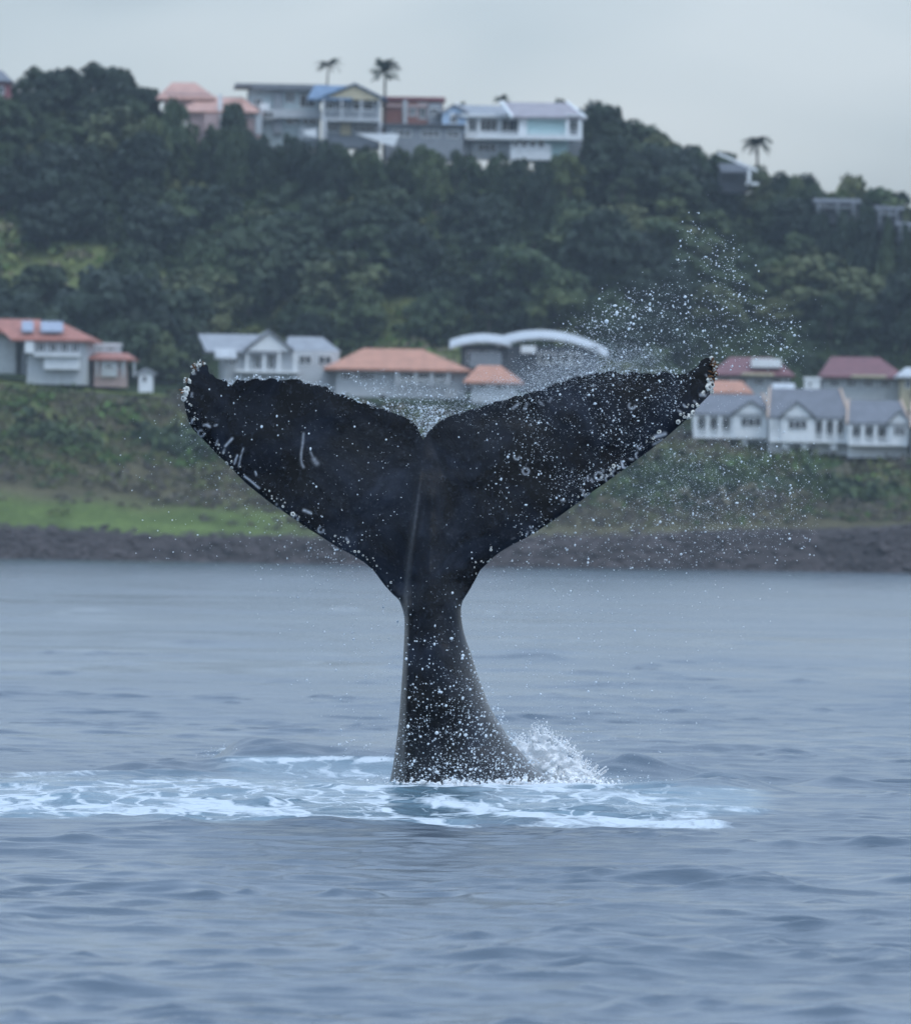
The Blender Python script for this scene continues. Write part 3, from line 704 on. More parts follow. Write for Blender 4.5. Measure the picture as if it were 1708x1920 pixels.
def clump_crown(seed, n_clump, n_leaf, rx, rz, leaf, base):
    """leaf faces on the shells of many small clumps that together make an uneven crown"""
    r = np.random.default_rng(seed)
    th = r.uniform(0, 6.283, n_clump); cz = r.uniform(-0.75, 1.0, n_clump); rr_ = np.sqrt(np.clip(1 - cz ** 2, 0.05, 1)) * r.uniform(0.35, 0.95, n_clump)
    ctr = np.stack([rr_ * np.cos(th) * rx, rr_ * np.sin(th) * rx, base + rz * (0.55 + 0.62 * cz)], -1)
    crad = r.uniform(0.24, 0.44, n_clump) * rx
    w = r.choice(n_clump, n_leaf, p=crad ** 2 / (crad ** 2).sum())
    v = r.normal(size=(n_leaf, 3)); v /= np.linalg.norm(v, axis=1)[:, None]; v[:, 2] = np.where(r.random(n_leaf) < .7, np.abs(v[:, 2]), v[:, 2])
    pos = ctr[w] + v * (crad[w] * r.uniform(0.62, 1.08, n_leaf) * np.array(1.0))[:, None] * np.array([1, 1, .8])
    nrm = v + r.normal(size=(n_leaf, 3)) * 0.45; nrm /= np.linalg.norm(nrm, axis=1)[:, None]
    a = np.cross(nrm, r.normal(size=(n_leaf, 3))); a /= np.linalg.norm(a, axis=1)[:, None]; b_ = np.cross(nrm, a)
    sz = (leaf * r.uniform(0.6, 1.4, n_leaf))[:, None]
    V = np.stack([pos + a * sz, pos + b_ * sz * 0.6, pos - a * sz, pos - b_ * sz * 0.6], 1).reshape(-1, 3)
    return V, np.arange(n_leaf * 4).reshape(-1, 4), ctr


def tube(pts, rads, k=7):
    V, Fc = [], []
    for j, (p, r_) in enumerate(zip(pts, rads)):
        for i in range(k):
            a = i / k * 6.2832; V.append((p[0] + r_ * math.cos(a), p[1] + r_ * math.sin(a), p[2]))
    for j in range(len(pts) - 1):
        for i in range(k): Fc.append((j * k + i, j * k + (i + 1) % k, (j + 1) * k + (i + 1) % k, (j + 1) * k + i))
    return V, Fc


def trunk_mesh(seed, h, r_, ctr):
    r = random.Random(seed); V, Fc = tube([(0, 0, -0.8), (0.05, 0, h * .3), (r.uniform(-.2, .2), r.uniform(-.2, .2), h * .65), (0, 0, h)], [r_ * 1.3, r_, r_ * .75, r_ * .35])
    for c_ in ctr[:6]:
        V2, F2 = tube([(0, 0, h * .45), (c_[0] * .5, c_[1] * .5, h * .45 + (c_[2] - h * .45) * .6), tuple(c_)], [r_ * .5, r_ * .3, r_ * .1], 5)
        Fc += [tuple(i + len(V) for i in f) for f in F2]; V += V2
    return mesh('trunk', V, Fc, BARK)


PROTO = []
for k, (ncl, rx, rz, base, lm, lf) in enumerate([(24, 3.6, 5.0, 1.2, 0, .42), (28, 4.2, 4.6, 1.0, 1, .42), (20, 2.8, 5.6, 1.3, 1, .36), (26, 4.0, 4.0, 0.8, 2, .38), (32, 4.6, 5.6, 0.9, 0, .46), (18, 2.1, 6.2, 1.0, 0, .34)]):
    V, Fq, ctr = clump_crown(100 + k, ncl, 2300, rx, rz, lf, base)
    PROTO.append((np_mesh('crown', V, Fq, LEAF[lm]), trunk_mesh(k, base + rz * .7, 0.22, ctr)))
LOWM = ([0, 170, 340, 640, 860, 1180, 1400], ['the red roofed villa', 'the small lawn shed', 'the grey metal roofed house', 'the orange roofed house', 'the white curved roof', 'the grey roofed cottages', 'the maroon roofed houses'])
TOPM = ([0, 280, 440, 590, 720, 830, 960, 1130, 1330, 1480], ['the huge domed ridge tree', 'the terracotta hilltop house', 'the teal flat roofed house', 'the blue gabled house', 'the brick hilltop block', 'the pale blue gable end', 'the aqua house', 'the olive topped ridge tree', 'the stocky ridge palm', 'the square topped ridge tree'])
TKIND = ['dark rounded tree', 'mid green spreading tree', 'tall loose green tree', 'low olive tree', 'big dark domed tree', 'slim dark tree']


def where(px, s):
    low_ = LOWM[1][max(0, np.searchsorted(LOWM[0], px) - 1)]; top_ = TOPM[1][max(0, np.searchsorted(TOPM[0], px) - 1)]
    return 'just behind ' + low_ if s < 84 else 'on the slope above ' + low_ if s < 102 else 'high on the slope below ' + top_ if s < 120 else 'close under ' + top_


TREE_LABEL = ['dark green rounded tree crowded into the hillside wood', 'mid green spreading tree in the hillside wood', 'tall loose mid green tree in the hillside wood',
              'low olive tree with a broad crown in the hillside wood', 'big dark domed tree in the hillside wood', 'slim dark upright tree in the hillside wood']


def tree(k, loc, sc, rot, label=None, group='trees of the hillside wood', squash=1.0, name='hillside_tree'):
    t_ = bpy.data.objects.new(name, None); col.objects.link(t_); t_.location = loc
    t_.rotation_euler = (0, 0, rot); t_.scale = (sc, sc, sc * squash)
    tag(t_, label or TREE_LABEL[k], 'tree', group)
    link('trunk', PROTO[k][1], t_); link('crown', PROTO[k][0], t_)
    return t_


tr = random.Random(11)
clearing = lambda px, s: sstep(.54, .60, fbm(np.asarray(px) / 16. + np.asarray(s) * .5, np.asarray(s) * .8, 44, 20.0, 3)) * sstep(80, 88, np.asarray(s)) * sstep(130, 122, np.asarray(s))
# keep the trees out of the houses: (px0, px1, s0, s1)
KEEP = [(270, 1110, 120, 175), (-40, 25, 128, 160), (-60, 320, 40, 68), (360, 1150, 38, 92), (1280, 1760, 28, 100), (1330, 1440, 118, 150)]
spots = []
s_ = 66.0
while s_ < 141:
    step = 84; off = tr.uniform(0, step); px = -80 + off
    while px < 1790:
        q_ = px + tr.uniform(-28, 28); ss_ = s_ + tr.uniform(-2.2, 2.2)
        if clearing(q_, ss_) > .5 and tr.random() < .85: px += step; continue
        if not any(a < q_ < b_ and c_ < ss_ < d_ for a, b_, c_, d_ in KEEP): spots.append((q_, ss_))
        px += step
    s_ += 4.6
for q_, ss_ in spots[:285]:
    pale_ = fbm(np.array([q_ / 16]), np.array([ss_]), 55, 16.0, 2)[0]
    k = tr.choice([0, 4, 0, 1, 5, 4] if pale_ < .46 else [1, 2, 3, 1, 0] if pale_ < .56 else [3, 1, 2, 3])
    g_ = ground_pt(q_, ss_); g_.z -= 0.4
    edge = 0.8 if ss_ > 114 and 270 < q_ < 1110 else 1.0
    tree(k, g_, min(1.45, tr.lognormvariate(-.06, .24)) * edge, tr.uniform(0, 6.28), TKIND[k] + ' ' + where(q_, ss_), squash=tr.uniform(.75, 1.05))
print('hillside trees', len(spots))

# skyline trees that stand out one by one: label, px of the top, py of the top, s, kind, width in px
SKY_TREES = [('huge dark domed tree topping the ridge above the wood', 178, 114, 141, 4, 118), ('dark round tree beside the huge dome on the ridge', 222, 122, 143, 0, 84),
             ('dark broad tree beside the maroon house on the ridge', 66, 122, 142, 4, 92), ('dark tree hugging the terracotta hilltop roof', 320, 178, 128, 1, 90),
             ('small dark tree against the pink hilltop wall', 436, 186, 131, 0, 56), ('dark bushy tree rising behind the aqua house', 1045, 181, 172, 1, 90),
             ('dark pointed tree at the open end of the aqua house', 1120, 184, 142, 4, 88), ('smaller dark tree behind the pointed one on the ridge', 1082, 200, 150, 0, 50),
             ('olive topped flat tree along the falling ridge', 1235, 246, 138, 3, 100), ('dark tree above the white roof edge on the ridge', 1312, 268, 140, 1, 70),
             ('dark round tree low on the falling ridge', 1510, 322, 141, 4, 80), ('bright olive square topped tree on the falling ridge', 1600, 320, 138, 3, 92),
             ('dark tree at the low end of the ridge', 1680, 356, 140, 0, 86), ('small bush behind the brick hilltop house', 822, 186, 165, 1, 34),
             ('tiny round bush behind the blue gabled house', 866, 186, 168, 0, 24)]
VH = [c_.vertices and max(v.co.z for v in c_.vertices) for c_, _ in PROTO]; RX = [3.6, 4.2, 2.8, 4.0, 4.6, 2.1]


def tree_to_top(lab, px, py, s_, k, wpx, group, name):
    """a tree of this width whose top stands at this pixel; its foot goes down to the ground"""
    d_ = float(shore_d(px)) + s_; top = P(px, py, d_); gz_ = float(terrain(px, s_)) - .3
    wid = wpx * d_ / FPX / 2 / (RX[k] * 1.08)
    tree(k, (top.x, d_, min(gz_, top.z - 1.6)), wid, tr.uniform(0, 6.28), lab, group, (top.z - min(gz_, top.z - 1.6)) / (wid * VH[k]), name)


for lab, px, py, s_, k, wpx in SKY_TREES: tree_to_top(lab, px, py, s_, k, wpx * 1.15, 'trees on the ridge line', 'ridge_tree')
# the closed canopy that carries the ridge line between them, and the low trees under the hilltop houses
SKYL = ([-120, 0, 30, 110, 150, 250, 290, 340, 1090, 1160, 1190, 1250, 1310, 1350, 1390, 1450, 1500, 1560, 1640, 1708, 1800], [165, 205, 150, 158, 150, 165, 190, 205, 215, 240, 243, 248, 272, 300, 302, 300, 326, 340, 340, 388, 420])
LOWL = ([280, 350, 420, 480, 540, 600, 650, 700, 750, 800, 860, 920, 980, 1040, 1100], [200, 216, 222, 230, 240, 250, 252, 262, 260, 264, 270, 276, 286, 282, 258])
for rng_, tab, s0, wid0, lab in ((list(range(-110, 300, 42)) + list(range(1095, 1800, 40)), SKYL, 136, 78, 'leafy tree closing the ridge line canopy beside '), (range(285, 1105, 36), LOWL, 127, 62, 'low rounded tree on the bank under ')):
    for px in rng_:
        q_ = px + tr.uniform(-10, 10); tree_to_top(lab + TOPM[1][max(0, np.searchsorted(TOPM[0], q_) - 1)], q_, np.interp(q_, *tab) + tr.uniform(2, 16), s0 + tr.uniform(-4, 4), tr.choice([0, 1, 4, 3, 1]), wid0 * tr.uniform(.8, 1.25), 'ridge canopy trees' if s0 > 130 else 'bank trees under the hilltop houses', 'ridge_tree')

for px, py, w_ in ((1536, 392, 60), (1584, 388, 66), (1624, 384, 50), (1662, 398, 46), (1700, 414, 44)): tree_to_top('low tree partly hiding the pale houses on the falling ridge', px, py, 119, tr.choice([0, 1, 4]), w_, 'trees before the ridge end houses', 'ridge_tree')

# the wood beyond the frame and the undergrowth: uncountable foliage
def bushes(n, px, s, rad, colr, leaves, lf, seed):
    r = np.random.default_rng(seed); z = terrain(px, s); d_ = shore_d(px) + s
    ctr = np.stack([(px - 854) / FPX * d_, d_, z], -1)
    v = r.normal(size=(n, leaves, 3)); v /= np.linalg.norm(v, axis=2)[..., None]; v[..., 2] = np.abs(v[..., 2])
    pos = ctr[:, None] + v * rad[:, None, None] * r.uniform(.65, 1.1, (n, leaves, 1)) * np.array([1.15, 1.15, .8])
    nr_ = v + r.normal(size=v.shape) * .5; nr_ /= np.linalg.norm(nr_, axis=2)[..., None]
    a = np.cross(nr_, r.normal(size=v.shape)); a /= np.linalg.norm(a, axis=2)[..., None]; b_ = np.cross(nr_, a)
    sz = lf * r.uniform(.6, 1.4, (n, leaves, 1)) * np.clip(rad / 1.2, .7, 2.2)[:, None, None]
    V = np.stack([pos + a * sz, pos + b_ * sz * .6, pos - a * sz, pos - b_ * sz * .6], 2).reshape(-1, 3)
    cc = np.repeat(colr, leaves * 4, 0) * r.uniform(.75, 1.25, (n * leaves, 1)).repeat(4, 0)
    return V, np.arange(len(V)).reshape(-1, 4), np.concatenate([cc, np.ones((len(cc), 1))], -1)


m, t, b, K = new_mat('scrub leaves')
at = N(t, 'ShaderNodeAttribute', attribute_name='tint'); K(at.outputs['Color'], b.inputs['Base Color']); b.inputs['Roughness'].default_value = 0.7; b.inputs['Specular IOR Level'].default_value = .2
SCRUB = m
GREENS = np.array([(0.026, 0.044, 0.020), (0.050, 0.075, 0.026), (0.098, 0.112, 0.036), (0.105, 0.092, 0.056), (0.085, 0.074, 0.060), (0.065, 0.120, 0.026)])
n = 5200
px = rng.uniform(-260, 1980, n); s = rng.uniform(7.5, 46, n)
lf_ = sstep(760, 420, px); keepm = ~((s < 17 + (fbm(px / 16, s, 9, 10., 2) - .5) * 8) & (rng.random(n) < lf_ * .93)) & ~((px < 320) & (s > 43.5))
px, s = px[keepm], s[keepm]; n = len(px)
gsel = fbm(px / 16, s * 1.6, 91, 15.0, 3)
ci = np.where(gsel < .42, rng.choice([0, 1], n), np.where(gsel < .55, rng.choice([1, 2, 5], n), rng.choice([3, 4, 2], n)))
low_ = (s < 18); ci = np.where(low_ & (rng.random(n) < .7), rng.choice([3, 4], n), ci)
rad = rng.lognormal(-.25, .4, n) * np.interp(s, [7, 20, 46], [.6, 1.0, 1.3]) * np.where(gsel < .42, 1.8, .9)
V, Fq, cc = bushes(n, px, s, rad, GREENS[ci], 22, .28, 5)
tag(link('coastal_scrub', np_mesh('coastal_scrub', V, Fq, SCRUB, False, {'tint': ('FLOAT_COLOR', cc)})), 'low green and brown scrub on the slope above the rocks', 'scrub', kind='stuff')
n = 4300
px = rng.uniform(-260, 1980, n); s = rng.uniform(56, 176, n)
okm = ~(((px > 280) & (px < 1105) & (s > 133)) | ((px < 330) & (s < 72)) | ((px > 360) & (px < 1150) & (s < 84)) | ((px > 1280) & (s < 92)))
px, s = px[okm], s[okm]; n = len(px)
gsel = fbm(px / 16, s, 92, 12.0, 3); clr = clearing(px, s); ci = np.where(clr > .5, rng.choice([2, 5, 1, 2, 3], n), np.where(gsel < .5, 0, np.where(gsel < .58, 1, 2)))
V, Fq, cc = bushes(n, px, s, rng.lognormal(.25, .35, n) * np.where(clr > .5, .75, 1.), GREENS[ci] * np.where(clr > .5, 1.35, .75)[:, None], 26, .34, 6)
tag(link('undergrowth', np_mesh('undergrowth', V, Fq, SCRUB, False, {'tint': ('FLOAT_COLOR', cc)})), 'dense dark undergrowth filling the hillside wood', 'undergrowth', kind='stuff')
n = 1300
px = np.concatenate([rng.uniform(-3400, -110, n // 2), rng.uniform(1820, 4900, n // 2)]); s = rng.uniform(24, 172, n)
V, Fq, cc = bushes(n, px, s, rng.uniform(2.2, 4.6, n), GREENS[rng.choice([0, 0, 1, 2], n)], 64, .75, 8)
tag(link('outer_wood', np_mesh('outer_wood', V, Fq, SCRUB, False, {'tint': ('FLOAT_COLOR', cc)})), 'continuous dark wood along the flanks of the headland', 'wood', kind='stuff')

# ------------------------------------------------------------------ palms
PALM = leaf_mat('palm leaf', [(0.1, (0.022, 0.038, 0.022)), (0.9, (0.060, 0.080, 0.040))])


def frond_mesh(seed, length, droop, width, fan=False):
    r = random.Random(seed); V, Fc = [], []; n_ = 12
    for i in range(n_ + 1):
        f_ = i / n_; x = length * f_ * (1 - .12 * f_ * droop); z = length * (0.42 * f_ - droop * f_ * f_)
        V += [(x, -0.04, z), (x, 0.04, z)]
        if i: Fc.append((2 * i - 2, 2 * i, 2 * i + 1, 2 * i - 1))
    for i in range(2, n_ * 2 + 1):
        f_ = i / (n_ * 2); x = length * f_ * (1 - .12 * f_ * droop); z = length * (0.42 * f_ - droop * f_ * f_)
        w_ = width * math.sin(math.pi * min(1, f_ * .9 + .12)) ** .7 * r.uniform(.8, 1.15)
        if fan: w_ = width * f_ * r.uniform(.8, 1.1)
        for s_ in (-1, 1):
            j = len(V); V += [(x - .05, 0, z), (x + .09, 0, z), (x + w_ * .55, s_ * w_, z - w_ * .45)]; Fc.append((j, j + 1, j + 2))
    return mesh('frond', V, Fc, PALM)


def palm(label, px, py_top, py_base, d_, n_, length, droop, width, rtrunk, lean=0.0, fan=False):
    b_ = P(px, py_base, d_); mp_ = d_ / FPX; h = (py_base - py_top) * mp_
    o = bpy.data.objects.new('palm_tree', None); col.objects.link(o); o.location = b_; tag(o, label, 'palm', 'palms on the ridge')
    ht = h - length * (.55 if fan else .35)
    V, Fc = tube([(0, 0, -3), (lean * .3, 0, ht * .4), (lean * .7, 0, ht * .75), (lean, 0, ht)], [rtrunk * 1.3, rtrunk, rtrunk * .9, rtrunk * .8])
    link('trunk', mesh('trunk', V, Fc, BARK), o)
    r = random.Random(int(px)); protos = [frond_mesh(int(px) + i, length, droop * r.uniform(.7, 1.3), width, fan) for i in range(4)]
    for i in range(n_):
        f = link('frond', protos[i % 4], o, (lean, 0, ht)); tilt = r.uniform(-1.15, .75) if fan else r.uniform(-.75, .35)
        f.rotation_euler = (r.uniform(-.3, .3), tilt, i * 2.399 + r.uniform(-.3, .3))


palm('slender palm with few swept fronds above the blue grey roofs', 612, 108, 200, 1200, 15, 2.0, .75, .5, .12, .15)
palm('tall fan palm with a shaggy round head before the brick house', 720, 120, 262, 1178, 38, 1.85, .35, .6, .17, 0, True)
palm('stocky palm with a broad drooping head above the white roof edge', 1420, 255, 330, 1186, 26, 2.2, .85, .6, .17, -.1)
palm('small ragged palm tops showing over the grey roof', 940, 180, 240, 1215, 12, 1.3, .7, .4, .1)

# ------------------------------------------------------------------ houses
WHITE = simple('white paint', (0.74, 0.76, 0.76), .6, .12); PALEW = simple('pale grey render', (0.46, 0.48, 0.49), .7, .15); GREYW = simple('grey cladding', (0.24, 0.26, 0.28), .7, .2)
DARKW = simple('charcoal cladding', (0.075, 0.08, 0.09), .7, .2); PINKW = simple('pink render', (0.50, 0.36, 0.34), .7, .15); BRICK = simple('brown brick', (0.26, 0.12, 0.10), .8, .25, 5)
MAROON = simple('maroon wall', (0.28, 0.10, 0.11), .7, .2); CREAM = simple('cream board', (0.50, 0.44, 0.30), .7, .15); AQUA = simple('aqua render', (0.48, 0.66, 0.66), .7, .1); BLUEW = simple('pale blue board', (0.40, 0.52, 0.66), .7, .1)
TEALW = simple('pale teal render', (0.40, 0.47, 0.48), .7, .15); TIMBER = simple('tan barge board', (0.42, 0.31, 0.24), .7, .15); FOUND = simple('foundation', (0.20, 0.19, 0.18), .8, .25)
R_TERRA = roof_mat('terracotta tiles', (0.44, 0.20, 0.125)); R_PINK = roof_mat('faded terracotta tiles', (0.48, 0.27, 0.215)); R_RED = roof_mat('red tiles', (0.36, 0.13, 0.09)); R_MAR = roof_mat('maroon tiles', (0.17, 0.065, 0.070))
R_GREY = roof_mat('grey sheet roof', (0.26, 0.27, 0.29)); R_SLATE = roof_mat('slate roof', (0.13, 0.135, 0.155)); R_BLUE = roof_mat('blue sheet roof', (0.13, 0.20, 0.30)); R_WHITE = roof_mat('white sheet roof', (0.46, 0.48, 0.50)); R_LAV = roof_mat('pinkish grey tiles', (0.30, 0.27, 0.29))
SOLAR = simple('solar panel', (0.20, 0.23, 0.30), .2, .1, 2, .6)
m, t, b, K = new_mat('window glass'); b.inputs['Base Color'].default_value = (0.03, 0.037, 0.045, 1); b.inputs['Roughness'].default_value = .08; b.inputs['Specular IOR Level'].default_value = .6
nz = N(t, 'ShaderNodeTexNoise', i_Scale=0.6); bp = N(t, 'ShaderNodeBump', i_Strength=.05); K(nz.outputs['Fac'], bp.inputs['Height']); K(bp.outputs[0], b.inputs['Normal']); GLASS = m


def box_vf(x0, x1, y0, y1, z0, z1):
    return ([(x0, y0, z0), (x1, y0, z0), (x1, y1, z0), (x0, y1, z0), (x0, y0, z1), (x1, y0, z1), (x1, y1, z1), (x0, y1, z1)],
            [(0, 3, 2, 1), (4, 5, 6, 7), (0, 1, 5, 4), (1, 2, 6, 5), (2, 3, 7, 6), (3, 0, 4, 7)])


class House:
    """a house whose parts are given in photograph pixels of its own plane, turned into metres at its distance"""
    def __init__(s, name, label, pxc, pyb, d, cat='house', rot=0.0, group=None):
        s.c, s.b, s.m = pxc, pyb, d / FPX
        s.o = bpy.data.objects.new(name, None); col.objects.link(s.o); s.o.location = P(pxc, pyb, d); s.o.rotation_euler = (0, 0, math.radians(rot))
        tag(s.o, label, cat, group)
    x = lambda s, px: (px - s.c) * s.m
    z = lambda s, py: (s.b - py) * s.m

    def add(s, name, V, Fc, mat, par=None):
        return link(name, mesh(name, V, Fc, mat), par or s.o)

    def box(s, name, a, b_, top, bot, y0, y1, mat, par=None):
        return s.add(name, *box_vf(s.x(a), s.x(b_), y0, y1, s.z(bot), s.z(top)), mat, par)

    def win(s, a, b_, top, bot, y=0.0, bars=1, par=None, name='window'):
        x0, x1, z0, z1 = s.x(a), s.x(b_), s.z(bot), s.z(top); w_ = .09; V, Fc = [], []
        rects = [(x0, x1, z1 - w_, z1), (x0, x1, z0, z0 + w_), (x0, x0 + w_, z0 + w_, z1 - w_), (x1 - w_, x1, z0 + w_, z1 - w_)]
        for i in range(1, bars + 1):
            xx = x0 + (x1 - x0) * i / (bars + 1); rects.append((xx - w_ / 2, xx + w_ / 2, z0 + w_, z1 - w_))
        for r_ in rects:
            v, f = box_vf(r_[0], r_[1], y - .08, y + .02, r_[2], r_[3]); Fc += [tuple(i + len(V) for i in q_) for q_ in f]; V += v
        fr_ = s.add(name, V, Fc, WHITE, par)
        s.add('pane', *box_vf(x0 + .03, x1 - .03, y - .035, y + .015, z0 + .03, z1 - .03), GLASS, fr_)
        return fr_

    def hip(s, a, b_, eave, ridge, ra, rb, y0, y1, mat, name='roof', par=None, yr=None):
        x0, x1, z0, z1 = s.x(a), s.x(b_), s.z(eave), s.z(ridge); ym = (y0 + y1) / 2 if yr is None else yr; t_ = .22
        V = [(x0, y0, z0), (x1, y0, z0), (x1, y1, z0), (x0, y1, z0), (x0, y0, z0 - t_), (x1, y0, z0 - t_), (x1, y1, z0 - t_), (x0, y1, z0 - t_), (s.x(ra), ym, z1), (s.x(rb), ym, z1)]
        return s.add(name, V, [(0, 1, 9, 8), (1, 2, 9), (2, 3, 8, 9), (3, 0, 8), (0, 4, 5, 1), (1, 5, 6, 2), (2, 6, 7, 3), (3, 7, 4, 0), (4, 7, 6, 5)], mat, par)

    def gable_front(s, a, b_, eave, peak, y0, y1, mat, wall=None, over=.35, pk=None):
        """ridge runs back from the camera; a triangular gable faces it"""
        x0, x1, xm, z0, z1, t_ = s.x(a), s.x(b_), s.x((a + b_) / 2 if pk is None else pk), s.z(eave), s.z(peak), .2
        V = [(x0, y0 - over, z0), (xm, y0 - over, z1), (x1, y0 - over, z0), (x0, y1, z0), (xm, y1, z1), (x1, y1, z0)]
        V += [(x, y, z + t_) for x, y, z in V]
        r_ = s.add('roof', V, [(0, 3, 4, 1), (1, 4, 5, 2), (6, 7, 10, 9), (7, 8, 11, 10), (0, 1, 7, 6), (1, 2, 8, 7), (3, 9, 10, 4), (4, 10, 11, 5), (0, 6, 9, 3), (2, 5, 11, 8)], mat)
        if wall:
            i_ = .12 * (x1 - x0) * .5
            s.add('gable', [(x0 + i_, y0, z0), (x1 - i_, y0, z0), (xm, y0, z1 - .1), (x0 + i_, y0 + .2, z0), (x1 - i_, y0 + .2, z0), (xm, y0 + .2, z1 - .1)], [(0, 1, 2), (5, 4, 3), (0, 3, 4, 1), (1, 4, 5, 2), (2, 5, 3, 0)], wall)
        return r_

    def gable_side(s, a, b_, eave, ridge, y0, y1, mat, ra=None, rb=None, barge=None):
        """ridge runs across the picture; the front slope faces the camera"""
        x0, x1, z0, z1, ym, t_ = s.x(a), s.x(b_), s.z(eave), s.z(ridge), (y0 + y1) / 2, .2
        u0_, u1_ = s.x(a if ra is None else ra), s.x(b_ if rb is None else rb)
        V = [(x0, y0, z0), (x1, y0, z0), (u1_, ym, z1), (u0_, ym, z1), (x0, y1, z0), (x1, y1, z0)]
        V += [(x, y, z - t_) for x, y, z in V]
        r_ = s.add('roof', V, [(0, 1, 2, 3), (3, 2, 5, 4), (6, 9, 8, 7), (9, 10, 11, 8), (0, 6, 7, 1), (4, 5, 11, 10), (0, 3, 9, 6), (3, 4, 10, 9), (1, 7, 8, 2), (2, 8, 11, 5)], mat)
        if barge:
            for xe, ue in ((x0, u0_), (x1, u1_)):
                s.add('barge_board', [(xe - .12, y0 - .05, z0 - .25), (xe + .12, y0 - .05, z0 - .25), (ue + .12, ym, z1 - .15), (ue - .12, ym, z1 - .15), (xe - .12, y0 - .05, z0 + .12), (xe + .12, y0 - .05, z0 + .12), (ue + .12, ym, z1 + .2), (ue - .12, ym, z1 + .2)],
                      [(0, 1, 5, 4), (4, 5, 6, 7), (0, 4, 7, 3), (1, 2, 6, 5), (0, 3, 2, 1), (2, 3, 7, 6)], barge, r_)
        return r_

    def rail(s, a, b_, top, bot, y, mat=WHITE, n=10):
        V, Fc = box_vf(s.x(a), s.x(b_), y - .04, y + .04, s.z(top) - .08, s.z(top)); V, Fc = list(V), list(Fc)
        for i in range(n + 1):
            xx = s.x(a) + (s.x(b_) - s.x(a)) * i / n; v, f = box_vf(xx - .025, xx + .025, y - .025, y + .025, s.z(bot), s.z(top) - .08); Fc += [tuple(k + len(V) for k in q_) for q_ in f]; V += v
        return s.add('railing', V, Fc, mat)

    def posts(s, xs, top, bot, y, mat=WHITE, w_=.12):
        for px in xs: s.add('post', *box_vf(s.x(px) - w_, s.x(px) + w_, y - w_, y + w_, s.z(bot), s.z(top)), mat)


# --- on the ridge (about 1175 m)
h = House('brick_house', 'maroon hilltop house half hidden behind the ridge trees', -20, 200, 1168)
h.box('wall', -60, 17, 150, 230, 0, 7, MAROON); h.hip(-66, 23, 150, 128, -40, 0, -.6, 7.6, R_SLATE); h.win(-6, 8, 160, 176)

h = House('terracotta_house', 'hilltop house with faded terracotta hip roof and pink walls', 400, 245, 1176, rot=-6)
h.box('wall', 350, 482, 206, 270, 0, 8, PINKW); h.hip(334, 488, 208, 178, 372, 446, -.6, 8.6, R_PINK)
h.box('upper_wall', 300, 384, 172, 212, 3, 9, PINKW); h.hip(286, 396, 182, 150, 308, 352, 2.4, 9.6, R_PINK, 'upper_roof')
h.box('corner_pillar', 409, 416, 176, 240, -.5, -.1, WHITE); h.box('lower_wing', 385, 412, 214, 246, -1.5, -.1, PINKW)
for a in (434, 452): h.win(a, a + 9, 212, 226, 0)
h.win(466, 478, 207, 219, 0); h.box('corner_wall', 480, 492, 206, 250, -.4, -.05, PALEW)

h = House('flat_roof_house', 'two storey pale teal house with a thin flat roof and balconies', 525, 250, 1180, rot=3)
h.box('wall', 466, 600, 166, 275, 0, 8, TEALW); h.box('roof', 440, 612, 157, 163, -1.2, 8.6, R_GREY); h.box('fascia', 470, 612, 163.5, 168, -1.1, -.8, GREYW)
h.box('balcony', 488, 602, 205, 221, -1.1, -.1, PALEW); h.box('stair_column', 512, 528, 170, 250, -.5, -.1, GREYW)
for a, b_, c_, e_ in ((476, 492, 184, 198), (534, 552, 170, 192), (560, 590, 175, 200), (492, 512, 208, 224), (536, 560, 222, 232), (566, 596, 222, 232)): h.win(a, b_, c_, e_, -.02 if c_ < 205 or a > 530 else -1.12)
h.box('white_bay', 486, 504, 194, 204, -.6, -.1, WHITE); h.box('garden_wall', 560, 596, 238, 262, -2.2, -1.6, PALEW)
h = House('garden_canopy', 'small white canopy among shrubs under the teal house', 582, 262, 1170, 'canopy'); h.add('roof', [(h.x(570), 0, h.z(244)), (h.x(592), 0, h.z(240)), (h.x(594), 0, h.z(257)), (h.x(570), 0, h.z(252)), (h.x(572), 2, h.z(243)), (h.x(592), 2, h.z(239))], [(0, 3, 2, 1), (0, 1, 5, 4), (1, 2, 5), (0, 4, 3)], WHITE); h.posts((573, 590), 250, 275, .5, GREYW, .06)

h = House('blue_gabled_house', 'hilltop house with blue roof, cream gable and dark verandah', 655, 250, 1174)
h.box('wall', 604, 712, 180, 275, 1.2, 8, GREYW); h.gable_front(596, 724, 186, 157, .2, 8, R_BLUE, CREAM, pk=664); h.gable_side(575, 660, 185, 157, -.2, 7.5, R_BLUE, 588, 662)
h.box('verandah_floor', 602, 712, 221, 227, -.6, 1.1, PALEW); h.rail(604, 712, 206, 221, -.5, PALEW, 22); h.posts((606, 640, 676, 710), 186, 221, -.4, PALEW); h.posts((609, 713), 227, 262, -.4, PALEW, .22)
for a, b_ in ((612, 626), (632, 648), (660, 700)): h.win(a, b_, 190, 205, 1.18)
h.win(664, 704, 231, 248, 1.18, 3); h.win(614, 634, 231, 246, 1.18); h.box('lower_panel', 638, 658, 229, 252, .9, 1.15, CREAM)
h = House('shade_sail', 'long white sail canopy hung below the blue gabled house', 712, 268, 1168, 'canopy'); h.add('sail', [(h.x(668), 0, h.z(251)), (h.x(748), 0, h.z(252)), (h.x(740), 0, h.z(273)), (h.x(722), 0, h.z(269)), (h.x(670), 2.5, h.z(249)), (h.x(748), 2.5, h.z(249))], [(0, 3, 2, 1), (0, 1, 5, 4), (1, 2, 5), (0, 4, 3)], WHITE); h.posts((672, 742), 256, 285, 1.2, GREYW, .06)

